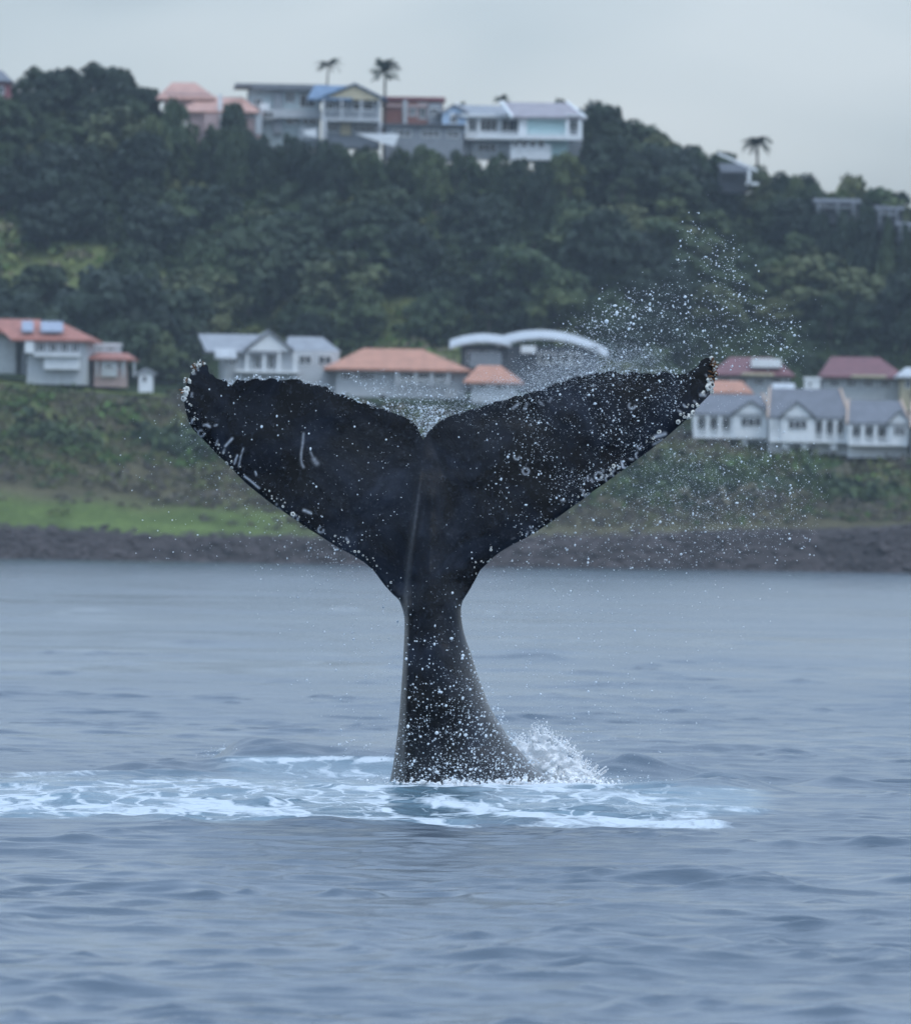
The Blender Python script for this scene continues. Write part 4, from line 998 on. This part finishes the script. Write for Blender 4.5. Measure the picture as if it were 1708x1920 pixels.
h = House('brick_block_house', 'brown brick hilltop block with a white pilaster and flat roof', 770, 240, 1182)
h.box('wall', 716, 830, 186, 262, 0, 8, BRICK); h.box('roof', 712, 834, 181, 186, -.4, 8.4, MAROON); h.box('pilaster', 755, 763, 187, 234, -.4, -.05, PALEW); h.box('string_course', 712, 800, 195, 200, -.25, -.06, PINKW)
h.win(767, 780, 200, 217); h.win(784, 800, 192, 222); h.box('render_panel', 802, 828, 192, 232, -.2, -.03, GREYW); h.win(806, 822, 200, 216, -.22)
h = House('grey_flat_building', 'low grey flat roofed building in front of the brick block', 795, 276, 1172, 'building')
h.box('wall', 722, 868, 238, 300, 0, 6, GREYW); h.box('roof', 716, 872, 232, 237, -.5, 6.3, DARKW); h.win(736, 770, 243, 256, 0, 2); h.win(790, 824, 243, 256, 0, 2); h.win(838, 860, 243, 256, 0, 1)

h = House('blue_gable_house', 'white verandah house with a small pale blue gable end', 905, 262, 1178, rot=4)
h.box('wall', 832, 990, 212, 290, .6, 8, WHITE); h.box('gable_wing', 828, 872, 212, 262, -.6, .5, BLUEW); h.gable_front(822, 878, 214, 198, -.6, 6, R_GREY, BLUEW); h.gable_side(845, 992, 216, 194, -.9, 8.6, R_GREY, 860, 990, WHITE); h.win(842, 856, 214, 232, -.62)
for a, b_ in ((878, 894), (900, 932), (940, 980)): h.win(a, b_, 222, 245, .58, 2)
h.posts((874, 897, 936, 984), 217, 250, -.6); h.box('fascia', 862, 990, 214, 219, -1.15, -.95, WHITE)
h.box('balcony', 870, 990, 249, 262, -1.6, .5, WHITE); h.box('lower_wall', 884, 985, 263, 300, -.4, .4, PALEW); h.win(896, 930, 268, 284, -.42, 2)

h = House('aqua_house', 'white hilltop house with aqua wall, grey roof and long balcony', 1020, 262, 1172, rot=-3)
h.box('wall', 986, 1064, 218, 300, 0, 8, AQUA); h.gable_side(960, 1098, 219, 189, -1.2, 9, R_LAV, 935, 1060, WHITE); h.box('white_roof_end', 1062, 1090, 214, 217, -1.3, 2, WHITE)
h.box('white_wall', 972, 988, 218, 262, -.4, 2, WHITE); h.box('recess', 1064, 1088, 220, 290, 1.4, 7, GREYW); h.win(1066, 1082, 224, 240, 1.38); h.posts((1064, 1088), 218, 254, -.9, WHITE, .2)
h.box('balcony', 896, 1092, 253, 262, -1.9, -.1, WHITE); h.box('lower_wall', 958, 1034, 270, 300, -1.0, -.05, WHITE); h.rail(900, 1090, 247, 253, -1.8, WHITE, 30)
for a in (962, 978, 994, 1010): h.win(a, a + 11, 264, 276, -1.02, 0)

h = House('white_gable_frame', 'white raking roof edge and post of a house behind the ridge', 1385, 345, 1168)
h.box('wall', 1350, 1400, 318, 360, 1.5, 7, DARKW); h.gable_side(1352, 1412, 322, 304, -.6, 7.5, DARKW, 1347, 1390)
h.add('barge_board', [(h.x(1344), -.7, h.z(290)), (h.x(1420), -.7, h.z(322)), (h.x(1420), -.7, h.z(316)), (h.x(1344), -.7, h.z(285)), (h.x(1344), -.5, h.z(290)), (h.x(1420), -.5, h.z(322)), (h.x(1420), -.5, h.z(316)), (h.x(1344), -.5, h.z(285))], [(0, 1, 2, 3), (7, 6, 5, 4), (0, 4, 5, 1), (3, 2, 6, 7), (1, 5, 6, 2), (0, 3, 7, 4)], WHITE)
h.posts((1404,), 318, 345, -.6, WHITE, .2); h.box('deck', 1398, 1422, 341, 346, -.8, 1, WHITE)

for lab, px, py, w_, d_ in (('pale house front glimpsed between dark trees below the ridge', 1570, 392, 80, 1168), ('small white house end low among the ridge trees', 1668, 405, 46, 1166), ('white gable corner deep in trees on the falling ridge', 1700, 436, 30, 1160)):
    h = House('hidden_house', lab, px, py, d_); a, b_ = px - w_ / 2, px + w_ / 2
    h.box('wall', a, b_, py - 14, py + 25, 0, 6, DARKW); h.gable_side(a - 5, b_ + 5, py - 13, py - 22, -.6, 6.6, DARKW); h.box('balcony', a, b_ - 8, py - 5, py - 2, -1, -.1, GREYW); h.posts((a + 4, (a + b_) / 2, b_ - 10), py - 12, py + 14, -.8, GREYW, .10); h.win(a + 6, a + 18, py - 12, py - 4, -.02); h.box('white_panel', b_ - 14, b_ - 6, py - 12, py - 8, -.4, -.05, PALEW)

# --- the lower street (about 1095 m)
h = House('red_roof_villa', 'white villa with a broad red tiled roof and solar panels', 85, 692, 1088, rot=-5)
h.box('wall', 50, 158, 634, 720, 0, 9, PALEW); h.hip(20, 172, 636, 600, -30, 100, -1, 10, R_RED); h.box('wing_wall', -90, 22, 622, 700, 3, 11, PALEW); h.hip(-100, 60, 622, 596, -70, 60, 2, 12, R_RED, 'wing_roof')
for a, b_ in ((34, 56), (70, 112)):
    h.add('solar_panel', [(h.x(a), 2.2, h.z(606) + .3), (h.x(b_), 2.2, h.z(606) + .3), (h.x(b_ + 6), -.2, h.z(626) + .35), (h.x(a + 6), -.2, h.z(626) + .35), (h.x(a), 2.2, h.z(606) + .2), (h.x(b_), 2.2, h.z(606) + .2), (h.x(b_ + 6), -.2, h.z(626) + .2), (h.x(a + 6), -.2, h.z(626) + .2)], [(0, 3, 2, 1), (4, 5, 6, 7), (0, 1, 5, 4), (3, 7, 6, 2), (1, 2, 6, 5), (0, 4, 7, 3)], SOLAR)
h.box('balcony', 66, 152, 662, 668, -1.4, -.05, WHITE); h.box('lower_wall', 84, 150, 669, 692, -.9, -.05, WHITE); h.box('white_pier', 48, 64, 636, 662, -.9, -.05, WHITE)
for a in (70, 92, 114, 134): h.win(a, a + 14, 641, 660, -.02)
h = House('small_red_house', 'small pink house with a low red roof beside the villa', 205, 706, 1092)
h.box('wall', 176, 236, 668, 725, 0, 7, PINKW); h.hip(160, 256, 672, 660, 178, 236, -.9, 7.6, R_RED); h.posts((182, 232, 252), 672, 706, -.6, PALEW); h.box('porch_wall', 190, 220, 676, 706, -.5, -.05, PALEW); h.win(224, 234, 678, 692); h.win(196, 212, 680, 692, -.52)
h = House('white_box_house', 'plain white flat topped house behind the small red roof', 195, 700, 1100)
h.box('wall', 162, 224, 647, 715, 0, 6, PALEW); h.box('parapet', 160, 226, 643, 647, -.15, 6.15, WHITE); h.win(176, 192, 650, 658, 0); h.win(200, 216, 650, 658, 0)
h = House('garden_shed', 'small white shed at the end of the lawn', 275, 722, 1086, 'shed')
h.box('wall', 260, 286, 700, 735, 0, 3, WHITE); h.gable_front(256, 292, 702, 693, 0, 3, R_WHITE, WHITE, .25); h.win(266, 276, 704, 716, 0, 0, name='door')

h = House('grey_metal_house', 'wide house with several pale grey metal gable roofs', 500, 702, 1094, rot=5)
h.box('wall', 420, 636, 656, 740, 0, 9, PALEW); h.gable_side(384, 520, 660, 626, -1, 9.5, R_GREY, 374, 500); h.gable_side(536, 640, 656, 628, 1, 9.5, R_GREY, 545, 610)
h.gable_front(455, 550, 658, 622, -.9, 7, R_GREY, WHITE); h.gable_side(400, 440, 672, 655, -2.6, -.9, R_WHITE)
for a, b_, c_, e_ in ((430, 446, 668, 684), (474, 490, 664, 692), (500, 516, 664, 692), (560, 584, 664, 682), (596, 622, 664, 682)): h.win(a, b_, c_, e_, -.02)
h.posts((462, 494, 522, 552), 660, 702, -.7, WHITE, .16); h.box('deck', 440, 560, 694, 699, -1.3, -.05, WHITE)
h = House('orange_roof_house', 'long low house under a broad bright orange tiled roof', 745, 722, 1086)
h.box('wall', 630, 874, 688, 745, 0, 9, PALEW); h.hip(606, 884, 692, 652, 680, 790, -1.2, 10.2, R_TERRA)
for a, b_ in ((640, 660), (672, 702), (752, 776), (782, 806), (812, 836)): h.win(a, b_, 697, 714, -.02, 2)
h.posts((744, 779, 809, 840), 692, 722, -.9, PALEW, .14); h.rail(744, 840, 709, 722, -.9, WHITE, 20)
h = House('orange_wing_house', 'lower orange roofed wing stepping down from the long house', 925, 735, 1082)
h.box('wall', 884, 968, 712, 755, 0, 6, PALEW); h.hip(868, 982, 716, 684, 896, 938, -.8, 6.8, R_TERRA); h.win(894, 912, 719, 731); h.win(930, 950, 719, 731)
h = House('white_wave_roof_house', 'dark walled house beneath long white curved roofs', 985, 692, 1100)
h.box('wall', 864, 1120, 648, 735, 0, 9, DARKW)
for a, b_, p0, p1, p2, y0 in ((842, 958, 640, 627, 634, -1.4), (930, 1140, 634, 619, 652, -.6)):
    V, Fc = [], []; n_ = 16
    for i in range(n_ + 1):
        f_ = i / n_; px = a + (b_ - a) * f_; py = p0 * (1 - f_) ** 2 + 2 * (2 * p1 - .5 * (p0 + p2)) * f_ * (1 - f_) + p2 * f_ * f_
        for y_ in (y0, 9.8):
            for dz in (0, -.25): V.append((h.x(px), y_, h.z(py) + dz + (.25 if y_ > 5 else -.85)))
    for i in range(n_):
        k = 4 * i; Fc += [(k, k + 4, k + 6, k + 2), (k + 1, k + 3, k + 7, k + 5), (k, k + 1, k + 5, k + 4), (k + 2, k + 6, k + 7, k + 3)]
    Fc += [(0, 2, 3, 1), (4 * n_, 4 * n_ + 1, 4 * n_ + 3, 4 * n_ + 2)]
    h.add('roof', V, Fc, R_WHITE)
for a, b_ in ((874, 900), (906, 936), (1010, 1040), (1050, 1090)): h.win(a, b_, 660, 682, -.02, 1)
h.box('white_bay', 976, 1004, 648, 662, -1, -.05, WHITE); h.box('lower_band', 880, 940, 663, 690, -.6, -.05, GREYW)

for lab, x0, x1, e_, r_, ra, rb, d_ in (('maroon roofed house behind the sea front cottages, with white dormer', 1330, 1490, 702, 668, 1370, 1450, 1124), ('longer maroon roofed house standing uphill of the grey roofed cottages', 1535, 1700, 706, 668, 1560, 1650, 1128)):
    h = House('maroon_roof_house', lab, (x0 + x1) / 2, 730, d_)
    h.box('wall', x0 + 8, x1 - 8, e_ - 2, 760, 0, 8, PALEW); h.hip(x0, x1, e_, r_, ra, rb, -1, 9, R_MAR); h.box('white_gutter', x0 + 60, x1 - 40, e_ - 3, e_ + 2, -1.25, -1.02, CREAM)
    for k in range(4): h.win(x0 + 20 + k * 32, x0 + 38 + k * 32, e_ + 4, e_ + 20, -.02)
    if x0 < 1400: h.box('dormer', 1408, 1464, 672, 688, -.2, 3, WHITE)
h = House('cream_roof_house', 'pale house with grey white roof at the end of the maroon row', 1740, 740, 1120); h.box('wall', 1690, 1800, 706, 770, 0, 8, CREAM); h.hip(1680, 1810, 706, 688, 1700, 1780, -1, 9, R_WHITE); h.win(1696, 1708, 712, 728); h.win(1730, 1745, 712, 728)
h = House('orange_cottage', 'little bright orange roof squeezed behind the first grey cottage', 1372, 755, 1108); h.box('wall', 1336, 1404, 733, 775, 0, 6, PALEW); h.hip(1326, 1412, 735, 713, 1340, 1392, -.8, 6.6, R_TERRA); h.win(1350, 1366, 737, 750)
h = House('white_tower', 'plain white chimney like tower rising behind the cottage roofs', 1522, 760, 1106, 'tower'); h.box('wall', 1508, 1537, 712, 790, 0, 1.8, WHITE); h.box('cap', 1506, 1539, 707, 712, -.12, 1.92, WHITE); h.win(1514, 1522, 716, 724, 0, 0)
h = House('white_sheds', 'white low outbuilding roof behind the cottage gables', 1470, 750, 1112, 'shed'); h.box('wall', 1452, 1486, 726, 770, 0, 3, WHITE); h.gable_side(1448, 1490, 728, 718, -.4, 3.4, R_WHITE); h.win(1460, 1474, 730, 738)

COT = 'sea front cottages in a row'
def cottage(label, x0, x1, g0, g1, eave, ridge, gpk, base, d_, chimney=None):
    h = House('sea_front_cottage', label, (x0 + x1) / 2, base, d_, group=COT)
    h.box('wall', x0 + 4, x1 - 4, eave, base + 22, 0, 8, WHITE); h.gable_side(x0, x1, eave, ridge, -1.6, 8.6, R_SLATE, x0 + 6, x1 - 16, TIMBER)
    gw = g1 - g0
    h.box('gable_wall', g0 + 3, g1 - 3, eave - 1, base, -1.9, -.05, WHITE); h.gable_front(g0 - 5, g1 + 5, eave + 2, gpk, -1.9, 3, R_GREY, WHITE)
    f = h.win(g0 + gw * .22, g1 - gw * .2, eave + 6, eave + 24, -1.92, 2)
    h.box('window_hood', g0 + gw * .15, g1 - gw * .13, eave + 1, eave + 4, -2.15, -1.93, PALEW)
    vx = [(x0 + 4, g0 + 3), (g1 - 3, x1 - 4)]
    for a, b_ in vx:
        if b_ - a < 14: continue
        n_ = max(2, int((b_ - a) / 26) + 1); xs_ = [a + 3 + (b_ - a - 6) * i / n_ for i in range(n_ + 1)]
        h.box('verandah_beam', a, b_, eave - 1, eave + 6, -1.55, -1.3, PALEW); h.posts(xs_, eave + 6, base, -1.42, WHITE, .17)
        for i in range(n_): h.win(xs_[i] + 4, xs_[i + 1] - 4, eave + 9, base - 12, -.03, 1)
        h.box('verandah_floor', a, b_, base - 5, base, -1.7, -.05, WHITE); h.rail(a, b_, base - 17, base - 5, -1.5, WHITE, int((b_ - a) / 3))
    return h


h = cottage('white cottage with wide gable beside the little orange roof', 1296, 1446, 1372, 1440, 776, 738, 752, 822, 1086)
h.box('stump_pier', 1390, 1400, 822, 834, -1.4, -.6, WHITE)
h = cottage('white cottage whose grey roof stands beneath the white tower', 1438, 1592, 1462, 1524, 782, 728, 754, 830, 1082)
for a in (1466, 1502, 1556): h.box('stump_pier', a, a + 12, 830, 842, -1.4, -.6, WHITE)
cottage('low white verandah cottage under a plain long slate roof', 1586, 1706, 1664, 1704, 793, 750, 770, 836, 1080)
cottage('white cottage at the far end of the row past the long slate roof', 1706, 1850, 1740, 1800, 800, 756, 772, 840, 1078)

# ------------------------------------------------------------------ spray
m, t, b, K = new_mat('water drops'); b.inputs['Base Color'].default_value = (0.86, 0.90, 0.93, 1); b.inputs['Roughness'].default_value = 0.25; b.inputs['Specular IOR Level'].default_value = 0.5
nz = N(t, 'ShaderNodeTexNoise', i_Scale=9.0); ge = N(t, 'ShaderNodeNewGeometry'); K(ge.outputs['Position'], nz.inputs['Vector'])
rp_ = ramp(t, [(0.3, (0.74, 0.80, 0.85)), (0.7, (0.92, 0.94, 0.95))]); K(nz.outputs['Fac'], rp_.inputs['Fac']); K(rp_.outputs[0], b.inputs['Base Color'])
b.inputs['Subsurface Weight'].default_value = 0.0
tb_ = N(t, 'ShaderNodeBsdfTranslucent'); K(rp_.outputs[0], tb_.inputs['Color']); mz_ = N(t, 'ShaderNodeMixShader'); mz_.inputs[0].default_value = 0.45; K(b.outputs[0], mz_.inputs[1]); K(tb_.outputs[0], mz_.inputs[2]); K(mz_.outputs[0], t.nodes['Material Output'].inputs['Surface']); DROP = m
sr = np.random.default_rng(99)
DP, DR_ = [], []


def drops(pxy, med, sig, y0, y1, cap=0.013):
    """water drops round these photograph points, at their own distances near the whale"""
    n = len(pxy); y = sr.uniform(y0, y1, n); r_ = np.minimum(sr.lognormal(math.log(med * .62), sig * 1.45, n), cap)
    for (a, b_), yy, rr_ in zip(pxy, y, r_):
        DP.append(tuple(P(a, b_, yy))); DR_.append(rr_)


def poly_fill(poly, n, dens=None):
    A = np.array(poly, float); lo, hi = A.min(0), A.max(0); out = []
    while len(out) < n:
        q_ = sr.uniform(lo, hi, (n * 2, 2)); ins = np.zeros(len(q_), bool)
        for i in range(len(A)):
            x1_, y1_ = A[i]; x2_, y2_ = A[(i + 1) % len(A)]
            c_ = (y1_ > q_[:, 1]) != (y2_ > q_[:, 1]); ins ^= c_ & (q_[:, 0] < (x2_ - x1_) * (q_[:, 1] - y1_) / (y2_ - y1_ + 1e-9) + x1_)
        q_ = q_[ins]
        if dens is not None: q_ = q_[sr.random(len(q_)) < dens(q_[:, 0], q_[:, 1])]
        out += [tuple(v) for v in q_]
    return out[:n]


clus = lambda x, y: fbm(x, y, 301, 60., 3) ** 2 * 3
band = lambda pts, w_, n, p_=1.0: [(lambda f_: (np.interp(f_, np.linspace(0, 1, len(pts)), [q_[0] for q_ in pts]) + sr.normal(0, w_), np.interp(f_, np.linspace(0, 1, len(pts)), [q_[1] for q_ in pts]) + sr.normal(0, w_)))(sr.random() ** p_) for _ in range(n)]
# plume thrown up off the right fluke
drops(poly_fill([(1050, 620), (1130, 570), (1250, 520), (1290, 410), (1380, 440), (1400, 540), (1500, 600), (1510, 690), (1340, 690), (1100, 690)], 1700, clus), .0032, .45, 79.4, 81.2)
drops(band([(1060, 625), (1140, 590), (1220, 560), (1300, 560)], 22, 520), .0036, .45, 79.4, 80.6)
drops(band([(1285, 420), (1330, 470), (1360, 510), (1400, 570)], 24, 150), .0046, .4, 79.6, 80.6)
drops(band([(1110, 640), (1250, 600), (1400, 620), (1480, 680)], 40, 1100), .0026, .5, 79.4, 80.8)
# below the right fluke
drops(poly_fill([(1330, 720), (1500, 760), (1560, 900), (1530, 1020), (1300, 1070), (950, 1070), (960, 1010), (1080, 950), (1220, 850)], 5200, lambda x, y: .25 + np.exp(-((x - 1340) / 150) ** 2 - ((y - 920) / 95) ** 2)), .0021, .45, 79.2, 81.4, .009)
drops(poly_fill([(1060, 960), (1250, 850), (1480, 800), (1540, 1060), (900, 1075), (930, 1035)], 700), .0040, .45, 79.2, 81.2)
drops(band([(1180, 850), (1240, 900), (1300, 930), (1380, 940)], 45, 2600), .0016, .35, 79.6, 80.8, .006)
# in front of the right fluke
drops(poly_fill([(860, 800), (1000, 720), (1120, 690), (1310, 690), (1250, 810), (1100, 930), (940, 1040), (870, 1090), (830, 1000)], 1500, lambda x, y: np.clip((x - 830) / 320, .1, 1) * clus(x, y)), .0036, .45, 79.0, 79.55)
drops(poly_fill([(960, 760), (1120, 700), (1310, 700), (1210, 840), (1060, 930)], 1400, clus), .0022, .4, 79.0, 79.5, .007)
drops(poly_fill([(380, 720), (700, 760), (780, 860), (720, 1050), (480, 880)], 260), .0030, .45, 79.0, 79.5)
# on and before the stock, thicker towards the water
drops(poly_fill([(770, 1090), (870, 1110), (880, 1200), (940, 1330), (1020, 1470), (735, 1474), (755, 1300)], 2200, lambda x, y: np.clip((y - 1080) / 390, .08, 1) ** 1.6 * (.3 + clus(x * 3, y * 3))), .0030, .55, 78.85, 79.25, .013)
drops(poly_fill([(880, 1200), (940, 1330), (1025, 1470), (850, 1470), (840, 1300)], 900, lambda x, y: np.clip((y - 1180) / 290, .05, 1)), .0034, .5, 78.85, 79.25, .012)
drops(poly_fill([(735, 1420), (1010, 1420), (1030, 1478), (730, 1480)], 900), .0032, .5, 78.8, 79.2, .014)
# left side, sparse
drops(poly_fill([(210, 760), (420, 800), (560, 1000), (620, 1060), (250, 1070)], 200), .0036, .4, 79.2, 80.6)
drops(band([(345, 760), (365, 830), (420, 900), (500, 970)], 22, 700), .0017, .4, 79.6, 80.4, .005)
drops(band([(500, 960), (600, 1030), (680, 1060)], 30, 500), .0026, .45, 79.5, 80.4)
# the notch and the wet trailing edges
drops(poly_fill([(640, 700), (720, 690), (860, 730), (900, 740), (800, 812), (740, 770)], 2300, lambda x, y: np.clip((y - 660) / 130, .15, 1)), .0024, .45, 79.7, 80.8, .009)
drops(poly_fill([(760, 760), (840, 760), (800, 818)], 500), .0036, .45, 79.8, 80.4)
tl_px = np.array(trail_l); tr_px = np.array(trail_r)
drops([tuple(tl_px[int(sr.integers(8, len(tl_px) - 1))] + sr.normal(0, 2.2, 2) + np.array([sr.uniform(-6, 6), -2])) for _ in range(800)], .0030, .45, 79.75, 80.15, .009)
drops([tuple(tr_px[int(sr.integers(0, len(tr_px) - 6))] + sr.normal(0, 2.6, 2) + np.array([sr.uniform(-6, 6), -3])) for _ in range(900)], .0030, .45, 79.8, 80.3, .009)
# fine mist streaming off the right trailing edge
drops(band([(900, 745), (980, 725), (1060, 695), (1150, 672), (1240, 668)], 14, 14000), .0015, .3, 79.9, 80.9, .004)
drops(band([(850, 765), (960, 735), (1060, 700), (1200, 685)], 24, 9500), .0016, .35, 79.9, 81.0, .005)
drops(band([(980, 690), (1080, 665), (1160, 640)], 24, 1500), .0024, .4, 79.9, 80.8)
# behind and beside the stock
drops(poly_fill([(440, 1060), (1520, 1060), (1400, 1250), (1300, 1440), (640, 1430), (480, 1200)], 2300, lambda x, y: np.clip(1.25 - np.abs(x - 900) / 620, .1, 1)), .0024, .5, 79.2, 81.4, .009)
drops(poly_fill([(690, 1100), (1130, 1100), (1160, 1460), (640, 1460)], 700), .0030, .5, 79.2, 80.6)
# specks over the broken water
drops(band([(380, 1420), (420, 1412), (620, 1408), (740, 1410)], 9, 260), .0036, .5, 83, 84.5)
drops(band([(1000, 1470), (1100, 1462), (1250, 1470), (1440, 1495)], 12, 420), .0042, .5, 78.5, 80.5)
drops([(614 + sr.normal(0, 3) + f_ * 2, 1410 - f_) for f_ in sr.uniform(0, 22, 60)], .006, .4, 83.6, 83.9)
DP = np.array(DP); DR_ = np.array(DR_)
big = DR_ > 0.0070
st_ = np.exp(sr.normal(0, .22, (len(DP), 3)))
Va, Fa = scatter(ICO1, DP[big], DR_[big] * 1.0, st_[big]); Vb, Fb = scatter(OCT, DP[~big], DR_[~big] * 1.15, st_[~big])
print('drops', len(DP), 'tris', len(Fa) + len(Fb))
tag(link('water_spray', np_mesh('water_spray', np.vstack([Va, Vb]), np.vstack([Fa, Fb + len(Va)]), DROP, True)), 'white water drops and mist flung off the whale tail', 'spray', kind='stuff')

# splash behind the foot of the stock: lumpy thrown water with a ragged top
m, t, b, K = new_mat('churned white water'); tcn = N(t, 'ShaderNodeTexCoord')
nz = N(t, 'ShaderNodeTexNoise', i_Scale=14.0, i_Detail=8.0, i_Roughness=.75); K(tcn.outputs['Object'], nz.inputs['Vector'])
rp_ = ramp(t, [(0.3, (0.955, 0.965, 0.975)), (0.62, (0.985, 0.988, 0.99))]); K(nz.outputs['Fac'], rp_.inputs['Fac']); K(rp_.outputs[0], b.inputs['Base Color'])
bp = N(t, 'ShaderNodeBump', i_Strength=0.4, i_Distance=.03); K(nz.outputs['Fac'], bp.inputs['Height']); K(bp.outputs[0], b.inputs['Normal']); b.inputs['Roughness'].default_value = .6; tb_ = N(t, 'ShaderNodeBsdfTranslucent'); K(rp_.outputs[0], tb_.inputs['Color']); mz_ = N(t, 'ShaderNodeMixShader'); mz_.inputs[0].default_value = 0.4; K(b.outputs[0], mz_.inputs[1]); K(tb_.outputs[0], mz_.inputs[2]); K(mz_.outputs[0], t.nodes['Material Output'].inputs['Surface']); WHITEW = m


def splash(name, label, prof, y0, thick, n_blob, seed, n_drop):
    """prof: px -> py of the splash's top; packed lumps of froth, thrown drops along the ragged edge"""
    r = np.random.default_rng(seed); xs_ = [p_[0] for p_ in prof]; ys_ = [p_[1] for p_ in prof]; base = 1486
    pos, rad = [], []
    while len(pos) < n_blob:
        a = r.uniform(xs_[0], xs_[-1]); top = np.interp(a, xs_, ys_) + r.normal(0, 5); f_ = r.random() ** .8; c_ = base + (top - base) * f_
        pos.append(tuple(P(a, c_, y0 + r.normal(0, thick * (1.05 - f_))))); rad.append(r.uniform(.008, .030) * (1.2 - .6 * f_))
    pos = np.array(pos); rad = np.array(rad) * (.5 if thick > .15 else 1.); V, F_ = scatter(ICO1, pos, rad, np.exp(r.normal(0, .2, (len(pos), 3))))
    V = V + (np.stack([fbm(V[:, 0] + V[:, 1], V[:, 2], seed + k, .05, 3) for k in range(3)], -1) - .5) * .05
    if thick > .15:                                            # the solid body of the burst: lumps fused into one ragged surface
        nb = 620; a = r.uniform(xs_[0] + 4, xs_[-1] - 8, nb); f_ = r.random(nb) ** .8; c_ = base + (np.interp(a, xs_, ys_) + 7 - base) * f_
        bp_ = np.array([tuple(P(x_, y_, y0 + r.normal(0, thick * .7 * (1.1 - q_)))) for x_, y_, q_ in zip(a, c_, f_)]); V3, F3 = scatter(ICO2, bp_, r.uniform(.014, .050, nb) * (1.2 - .7 * f_))
        tmp = link('lumps', np_mesh('lumps', V3, F3, WHITEW)); md = tmp.modifiers.new('fuse', 'REMESH'); md.mode = 'VOXEL'; md.voxel_size = .009
        sm = tmp.modifiers.new('soften', 'SMOOTH'); sm.iterations = 3; sm.factor = .5
        m3 = bpy.data.meshes.new_from_object(tmp.evaluated_get(bpy.context.evaluated_depsgraph_get())); m3.calc_loop_triangles()
        V3 = np.empty(len(m3.vertices) * 3); m3.vertices.foreach_get('co', V3); V3 = V3.reshape(-1, 3); F3 = np.array([t_.vertices[:] for t_ in m3.loop_triangles])
        bpy.data.objects.remove(tmp); bpy.data.meshes.remove(m3)
        V3 = V3 + (np.stack([fbm(V3[:, 0] + .7 * V3[:, 1], V3[:, 2] - .4 * V3[:, 1], seed + 9 + k, .05, 4) for k in range(3)], -1) - .5) * .055
        V, F_ = V3, F3
    dp = []
    for _ in range(34 if thick > .15 else 26):                # fingers of water thrown out of it, breaking into beads
        a = r.uniform(xs_[0] + 4, xs_[-1] - 6); c_ = np.interp(a, xs_, ys_) + 6; vx_ = (a - .5 * (xs_[0] + xs_[-1])) * .012 + r.normal(0, .35); ln = r.uniform(8, 26) * (1 if thick > .15 else .4)
        dp += [tuple(P(a + vx_ * q_ + r.normal(0, .4), c_ - q_ + .010 * q_ * q_, y0)) for q_ in np.arange(0, ln, .9)]
    n_fing = len(dp)
    for _ in range(n_drop):
        a = r.uniform(xs_[0] - 6, xs_[-1] + 8); top = np.interp(a, xs_, ys_); dp.append(tuple(P(a + r.normal(0, 4), top - abs(r.normal(0, 9)) + 5, y0 + r.normal(0, thick))))
    V2, F2 = scatter(ICO1, np.array(dp), np.concatenate([np.linspace(.010, .0045, n_fing), np.minimum(r.lognormal(math.log(.0036), .6, n_drop), .012)]))
    o = link(name, np_mesh(name, np.vstack([V, V2]), np.vstack([F_, F2 + len(V)]), WHITEW, True)); tag(o, label, 'splash', kind='stuff')


splash('splash', 'burst of white water behind the foot of the whale tail', [(955, 1400), (975, 1385), (992, 1386), (1000, 1370), (1018, 1368), (1032, 1380), (1046, 1392), (1056, 1388), (1066, 1408), (1080, 1416), (1092, 1432), (1112, 1446), (1132, 1472)], 81.15, .16, 1900, 5, 1000)
splash('foam_collar', 'froth lapping round the waterline of the whale tail', [(640, 1484), (716, 1479), (735, 1472), (760, 1478), (790, 1470), (820, 1475), (860, 1467), (900, 1473), (940, 1470), (985, 1468), (1020, 1471), (1050, 1464), (1085, 1462), (1120, 1468), (1150, 1476), (1220, 1484)], 79.15, .12, 1700, 6, 700)

# ------------------------------------------------------------------ haze
m = bpy.data.materials.new('sea haze'); m.use_nodes = True; t = m.node_tree; t.nodes.clear()
pv = N(t, 'ShaderNodeVolumePrincipled'); pv.inputs['Color'].default_value = (0.78, 0.90, 1.0, 1); pv.inputs['Density'].default_value = 0.00008; pv.inputs['Anisotropy'].default_value = 0.2
mo = N(t, 'ShaderNodeOutputMaterial'); t.links.new(pv.outputs[0], mo.inputs['Volume'])
V, Fc = box_vf(-1080, 1080, -1080, 1500, -62, 78)
hz = link('haze', mesh('haze', V, Fc, m)); tag(hz, 'thin blue sea haze over the bay', 'haze', kind='stuff')

print('triangles', sum(sum(len(p.vertices) - 2 for p in m_.polygons) if len(m_.polygons) < 20000 else len(m_.loops) - 2 * len(m_.polygons) for m_ in bpy.data.meshes))
